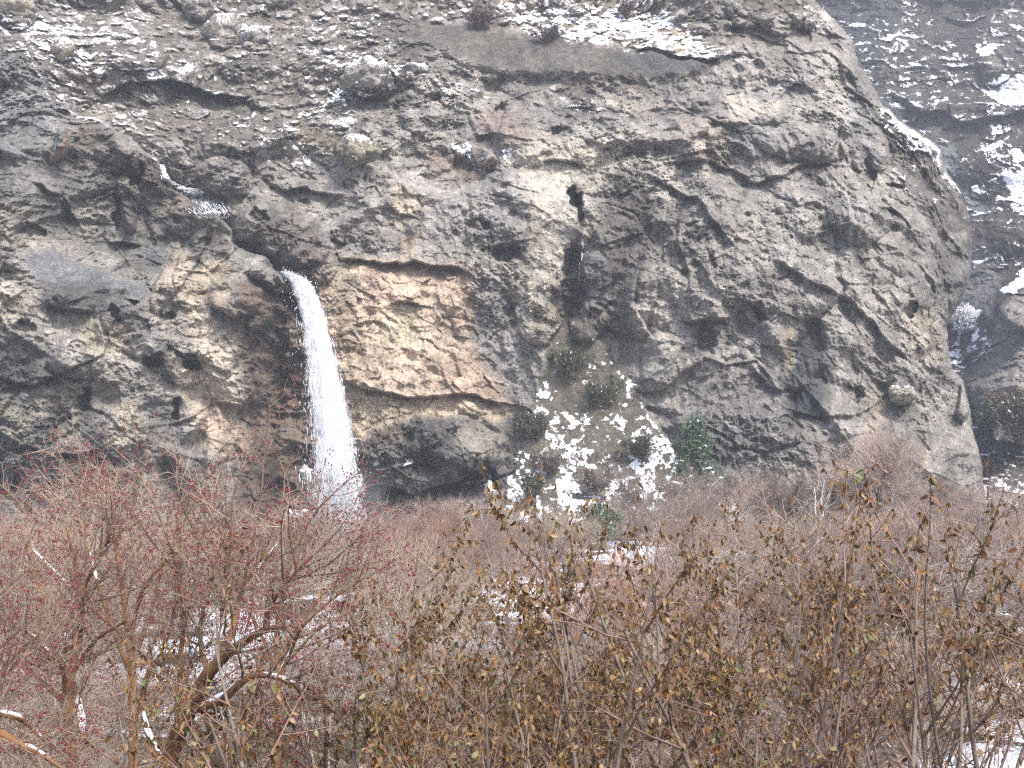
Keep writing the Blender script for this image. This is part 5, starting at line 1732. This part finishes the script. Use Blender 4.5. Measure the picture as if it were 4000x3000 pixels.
D0 = 8.6
berry_tree(
    [[(640, 3060, D0), (690, 2880, D0), (750, 2760, D0), (800, 2650, D0 - .1), (880, 2560, D0 - .2), (960, 2500, D0 - .3), (1045, 2455, D0 - .4), (1110, 2458, D0 - .5)],
     [(870, 2565, D0 - .2), (905, 2480, D0 - .1), (925, 2390, D0), (945, 2290, D0 + .1), (1010, 2220, D0 + .15), (1080, 2130, D0 + .2), (1150, 2060, D0 + .2)],
     [(865, 2570, D0), (872, 2440, D0 + .2), (870, 2330, D0 + .35), (890, 2210, D0 + .45), (905, 2050, D0 + .5)],
     [(1045, 2455, D0 - .4), (1050, 2380, D0 - .4), (1110, 2290, D0 - .5), (1190, 2200, D0 - .6), (1290, 2110, D0 - .6)],
     [(745, 2775, D0), (860, 2735, D0 - .3), (950, 2660, D0 - .45), (1010, 2635, D0 - .5), (1085, 2648, D0 - .6), (1140, 2668, D0 - .6), (1180, 2700, D0 - .6)],
     [(1085, 2648, D0 - .6), (1135, 2550, D0 - .6), (1180, 2450, D0 - .7), (1300, 2340, D0 - .7), (1420, 2260, D0 - .7)],
     [(680, 2900, D0), (705, 2750, D0 + .3), (702, 2600, D0 + .4), (720, 2400, D0 + .5), (700, 2220, D0 + .6), (690, 2000, D0 + .7)],
     [(640, 3000, D0), (560, 2800, D0 + .4), (575, 2640, D0 + .5), (650, 2500, D0 + .6), (690, 2330, D0 + .7)],
     [(810, 2640, D0 + .2), (780, 2460, D0 + .35), (820, 2300, D0 + .4), (850, 2150, D0 + .5)]],
    [(.052, .05, .045, .042, .036, .028, .02, .012), (.028, .024, .02, .014, .009, .006, .004), (.024, .02, .016, .011, .007), (.016, .013, .01, .007, .004),
     (.03, .026, .022, .018, .015, .011, .007), (.012, .010, .008, .006, .004), (.026, .022, .018, .013, .009, .005), (.026, .021, .017, .012, .007), (.018, .014, .010, .007)],
    'red-berried tree with a thick orange snow-streaked limb reaching right, in front of the waterfall', 71, 12, .8, 11, 3,
    [[(960, 2300, 8.5), (1010, 2000, 8.4), (1030, 1800, 8.4), (1055, 1575, 8.3)], [(560, 2250, 9), (520, 2000, 9), (545, 1800, 9), (500, 1570, 9)],
     [(1100, 2250, 8.2), (1200, 2050, 8.1), (1300, 1930, 8.0), (1420, 1830, 8.0)], [(1000, 2260, 8.6), (1090, 2020, 8.6), (1110, 1850, 8.6), (1060, 1740, 8.6)],
     [(1150, 2300, 8.1), (1290, 2200, 8.0), (1400, 2100, 7.9), (1480, 2070, 7.9)], [(640, 2200, 8.9), (600, 1960, 8.9), (500, 1800, 8.9), (400, 1720, 8.9)],
     [(900, 2200, 8.8), (820, 2000, 8.8), (760, 1900, 8.8), (650, 1840, 8.8)], [(700, 2150, 8.9), (700, 1950, 8.9), (690, 1800, 8.9), (640, 1660, 8.9)],
     [(1200, 2500, 8.0), (1350, 2400, 7.9), (1450, 2330, 7.9), (1560, 2290, 7.9)], [(840, 2250, 8.7), (900, 2000, 8.7), (950, 1830, 8.7), (1000, 1760, 8.7)]],
    2000, .75)
D1 = 9.6
berry_tree(
    [[(290, 3060, D1), (270, 2880, D1), (262, 2700, D1), (285, 2580, D1), (305, 2500, D1), (320, 2380, D1), (305, 2260, D1), (260, 2060, D1)],
     [(262, 2720, D1), (240, 2600, D1 - .2), (200, 2560, D1 - .4), (120, 2480, D1 - .5), (60, 2470, D1 - .6)],
     [(330, 2900, D1), (300, 2720, D1 + .2), (280, 2640, D1 + .2), (340, 2540, D1 + .2), (400, 2480, D1 + .1), (490, 2430, D1)],
     [(290, 2560, D1), (230, 2430, D1 + .2), (170, 2320, D1 + .3), (120, 2200, D1 + .4), (80, 2050, D1 + .5)],
     [(310, 2480, D1), (330, 2300, D1 - .2), (380, 2200, D1 - .3), (450, 2080, D1 - .3)],
     [(260, 2750, D1), (150, 2650, D1 + .4), (60, 2560, D1 + .6), (-60, 2470, D1 + .7)]],
    [(.046, .044, .04, .036, .03, .022, .014, .008), (.02, .018, .015, .011, .007), (.03, .026, .022, .018, .013, .008), (.018, .015, .011, .008, .005), (.014, .012, .009, .005), (.02, .016, .012, .008)],
    'red-berried tree with a dark forked trunk at the far left', 72, 13, .85, 11, 3,
    [[(200, 2300, 9.5), (160, 2100, 9.5), (60, 1950, 9.5), (-20, 1880, 9.5)], [(330, 2250, 9.4), (330, 2050, 9.4), (300, 1900, 9.4), (190, 1700, 9.4)], [(420, 2200, 9.3), (400, 2000, 9.3), (330, 1880, 9.3), (280, 1640, 9.3)]],
    1600, .6)
D2 = 7.6
berry_tree(
    [[(-240, 3060, D2), (-140, 2920, D2), (-20, 2860, D2), (80, 2910, D2), (150, 2940, D2), (240, 3000, D2)],
     [(-140, 2920, D2), (-60, 2800, D2 + .2), (60, 2800, D2 + .3), (130, 2850, D2 + .4), (200, 2930, D2 + .5)],
     [(-200, 3000, D2), (-150, 2700, D2 + .3), (-100, 2500, D2 + .4), (-20, 2330, D2 + .5)],
     [(-180, 2960, D2), (-40, 2700, D2 + .6), (60, 2560, D2 + .8), (150, 2480, D2 + .9)]],
    [(.034, .03, .026, .02, .014, .008), (.024, .02, .017, .013, .008), (.02, .016, .012, .007), (.018, .014, .01, .006)],
    'red-berried tree whose orange limb reaches in at the lower left corner', 73, 14, .7, 10, 3, (), 800, .5)
D3 = 11.5
berry_tree(
    [[(520, 3060, D3), (520, 2700, D3), (500, 2450, D3), (470, 2250, D3), (440, 2050, D3), (420, 1900, D3)],
     [(515, 2600, D3), (600, 2350, D3 + .2), (640, 2150, D3 + .3), (660, 1980, D3 + .3)],
     [(515, 2650, D3), (420, 2400, D3 - .2), (360, 2200, D3 - .3), (300, 2000, D3 - .3)],
     [(510, 2500, D3), (560, 2300, D3 - .3), (700, 2150, D3 - .4), (850, 2050, D3 - .4)],
     [(505, 2500, D3), (330, 2350, D3 + .3), (180, 2200, D3 + .5), (60, 2080, D3 + .6)]],
    [(.04, .036, .03, .022, .014, .008), (.024, .018, .012, .007), (.022, .016, .011, .006), (.02, .015, .01, .006), (.02, .016, .011, .006)],
    'upright red-berried tree standing behind, between the two front berry trees', 74, 15, 1.0, 12, 3, (), 1900, .3)
D4 = 12.5
berry_tree(
    [[(1080, 3060, D4), (1090, 2700, D4), (1080, 2500, D4), (1100, 2350, D4), (1130, 2200, D4), (1140, 2080, D4)],
     [(1085, 2600, D4), (1200, 2400, D4), (1300, 2280, D4), (1400, 2200, D4)],
     [(1085, 2620, D4), (980, 2400, D4), (900, 2250, D4), (830, 2120, D4)]],
    [(.036, .032, .026, .02, .012, .007), (.022, .016, .011, .006), (.02, .015, .01, .006)],
    'thin red-berried tree below the foot of the waterfall', 75, 12, .6, 11, 3, (), 700, .2)

# ---- leafy shrubs
LEAF_COLS = np.array([(.215, .092, .024), (.165, .068, .020), (.25, .118, .034), (.275, .155, .058), (.17, .095, .028), (.31, .215, .11), (.125, .052, .018), (.19, .115, .036)])
LEAF_GREEN = np.array([(.10, .12, .035), (.135, .145, .05), (.16, .19, .075)])

def make_leafy(seed, H, nst, spread, leaves, green, lean=(0, 0), lsize=.040, tall=2, low=.5):
    r = np.random.default_rng(seed)
    S, RS = stems_from((0, 0, -.1), nst, H, spread, lean, 12, .022, r, .3, .28, .5)
    A, RA = kids(S, RS, 7, .40, 1.0, .7, .75, 7, .45, .5, .0075, .35, r)
    B, RB = kids(A, RA, 8, .1, 1.0, .85, .30, 5, .3, .7, .0030, .3, r)
    k_ = H / np.quantile(B[:, -1, 2], .97)
    S, A, B = S * k_, A * k_, B * k_
    T = S[:tall, -4:, :]
    up_, RU = kids(T, RS[:tall, -4:], 1, .7, 1, .12, .55, 8, .3, .12, .005, 0, r)
    root = empty('leafy_shrub', (0, 0, 0))
    link('stem', tube_mesh('stem', [(S, RS, 7), (up_, RU, 5)]), M_GREYBARK, root)
    link('shoot', tube_mesh('shoot', [(A, RA, 5), (B, RB, 4)]), M_SHOOT, root)
    p1, t1 = along(A, max(1, int(leaves * .35 / len(A))), .3, 1, r)
    p2, t2 = along(B, max(1, int(leaves * .60 / len(B))), .1, 1, r)
    p3, t3 = along(up_, 12, .1, 1, r)
    p = np.vstack([p1, p2, p3]); t = np.vstack([t1, t2, t3])
    k = r.random(len(p)) < np.clip((p[:, 2] - H * low) / (H * .22), .12, 1)
    p, t = p[k], t[k]
    d = t * .25 + r.normal(size=p.shape) * .42 + np.array([0, 0, -.95])
    cols = LEAF_COLS[r.integers(0, len(LEAF_COLS), len(p))] * (.60 + .5 * r.random((len(p), 1)))
    g = r.random(len(p)) < green * np.clip(1.6 - p[:, 2] / H, .15, 1.3)
    cols[g] = LEAF_GREEN[r.integers(0, 3, g.sum())] * (.8 + .4 * r.random((g.sum(), 1)))
    me = leaf_mesh('leaf', p, d, lsize * (.6 + .65 * r.random(len(p))), cols, r)
    lf = link('leaf', me, M_LEAF, root)
    lf['kind'] = 'stuff'
    return root

K_LEAFY = {
    'dense': Kind(lambda: make_leafy(81, 2.75, 6, .55, 4600, .14)),
    'dense2': Kind(lambda: make_leafy(82, 2.75, 6, .6, 4200, .11)),
    'tall': Kind(lambda: make_leafy(83, 3.1, 5, .40, 2500, .06, tall=3, low=.6)),
    'tall2': Kind(lambda: make_leafy(84, 3.1, 5, .46, 2300, .06, tall=3, low=.6)),
    'olive': Kind(lambda: make_leafy(85, 2.5, 7, .7, 3800, .28, lsize=.034)),
}
GL = 'withered leafy shrubs in the foreground'

def leafy(kind, Fx, D, top, own, rz, label, wide=1.0):
    p = at(Fx, 2400, D)
    z0 = float(gz(p[0], D))
    H = CAMZ - (top / 3.90625 - 520) / FPX * D - z0
    s = H / own
    K_LEAFY[kind].put((p[0], D, z0), rz, (s * wide, s * wide, s), label, 'shrub', GL)

leafy('dense', 1450, 8.6, 2290, 2.75, .3, 'dense brown-leaved shrub on the left of the leafy row, next to the berry tree')
leafy('dense2', 1900, 8.9, 2260, 2.75, 1.9, 'dense brown-leaved shrub in front of the snow patch right of the waterfall')
leafy('dense', 2250, 8.2, 2190, 2.75, 3.6, 'brown-leaved shrub below the small juniper, with slanting grey stems')
leafy('dense2', 2620, 8.8, 2150, 2.75, 4.4, 'brown-leaved shrub below the snowy spruce')
leafy('tall', 2930, 8.4, 1930, 3.1, .8, 'tall sparse shrub with long shoots rising before the forked willow', 1.05)
leafy('tall2', 3380, 8.0, 1920, 3.1, 2.2, 'tall brown-leaved shrub with a straight grey stem below the tallest willow', 1.05)
leafy('tall', 3780, 8.3, 1890, 3.1, 3.9, 'tall shrub with reddish shoots near the right edge, before the gully', 1.05)
leafy('tall2', 4050, 7.6, 1960, 3.1, 5.1, 'brown-leaved shrub cut by the right edge', 1.0)
leafy('olive', 1130, 7.4, 2760, 2.5, .9, 'low olive-leaved shrub under the orange snowy limb', 1.1)
leafy('olive', 1650, 7.0, 2480, 2.5, 2.7, 'olive and brown leaved shrub at the bottom, left of centre', 1.1)
leafy('dense', 2150, 6.8, 2420, 2.75, 5.2, 'brown shrub with green-tinged leaves at the bottom, just right of centre')
leafy('dense2', 2700, 7.0, 2400, 2.75, .2, 'leafy shrub at the bottom with dark forked stems, below the spruce')
leafy('tall2', 3150, 9.8, 2060, 3.1, 4.0, 'thin leafy shrub set back between the two tall front ones', 1.0)
leafy('tall', 3600, 10.2, 2060, 3.1, 1.4, 'thin leafy shrub set back near the right snow patch', 1.0)
leafy('dense2', 2420, 10.5, 2290, 2.75, 2.9, 'brown-leaved shrub set back in front of the white snow patch')
leafy('dense', 3000, 10.8, 2180, 2.75, 1.2, 'leafy shrub set back behind the tall ones, below the forked willow')
leafy('dense2', 1750, 10.6, 2330, 2.75, 5.5, 'leafy shrub set back on the left of the leafy row')
leafy('dense', 3420, 11.2, 2230, 2.75, 2.5, 'leafy shrub set back below the tallest willow')
# ------------------------------------------------------------------ the air
def build_haze():
    m = bpy.data.materials.new('haze')
    m.use_nodes = True
    nt = m.node_tree
    nt.nodes.clear()
    out = node(nt, 'ShaderNodeOutputMaterial')
    pv = node(nt, 'ShaderNodeVolumePrincipled', i_Color=(.86, .91, 1.0, 1), i_Density=.0006, i_Anisotropy=.0)
    nt.links.new(pv.outputs[0], out.inputs['Volume'])
    x0, x1, y0, y1, z0, z1 = -420, 520, -60, 620, -14, 260
    V = np.array([(x, y, z) for x in (x0, x1) for y in (y0, y1) for z in (z0, z1)], float)
    Q = np.array([(0, 1, 3, 2), (4, 6, 7, 5), (0, 4, 5, 1), (2, 3, 7, 6), (0, 2, 6, 4), (1, 5, 7, 3)])
    tag(link('haze', mesh_np('haze', V, Q, False), m), 'thin haze in the valley air', 'haze', kind='stuff')

build_haze()
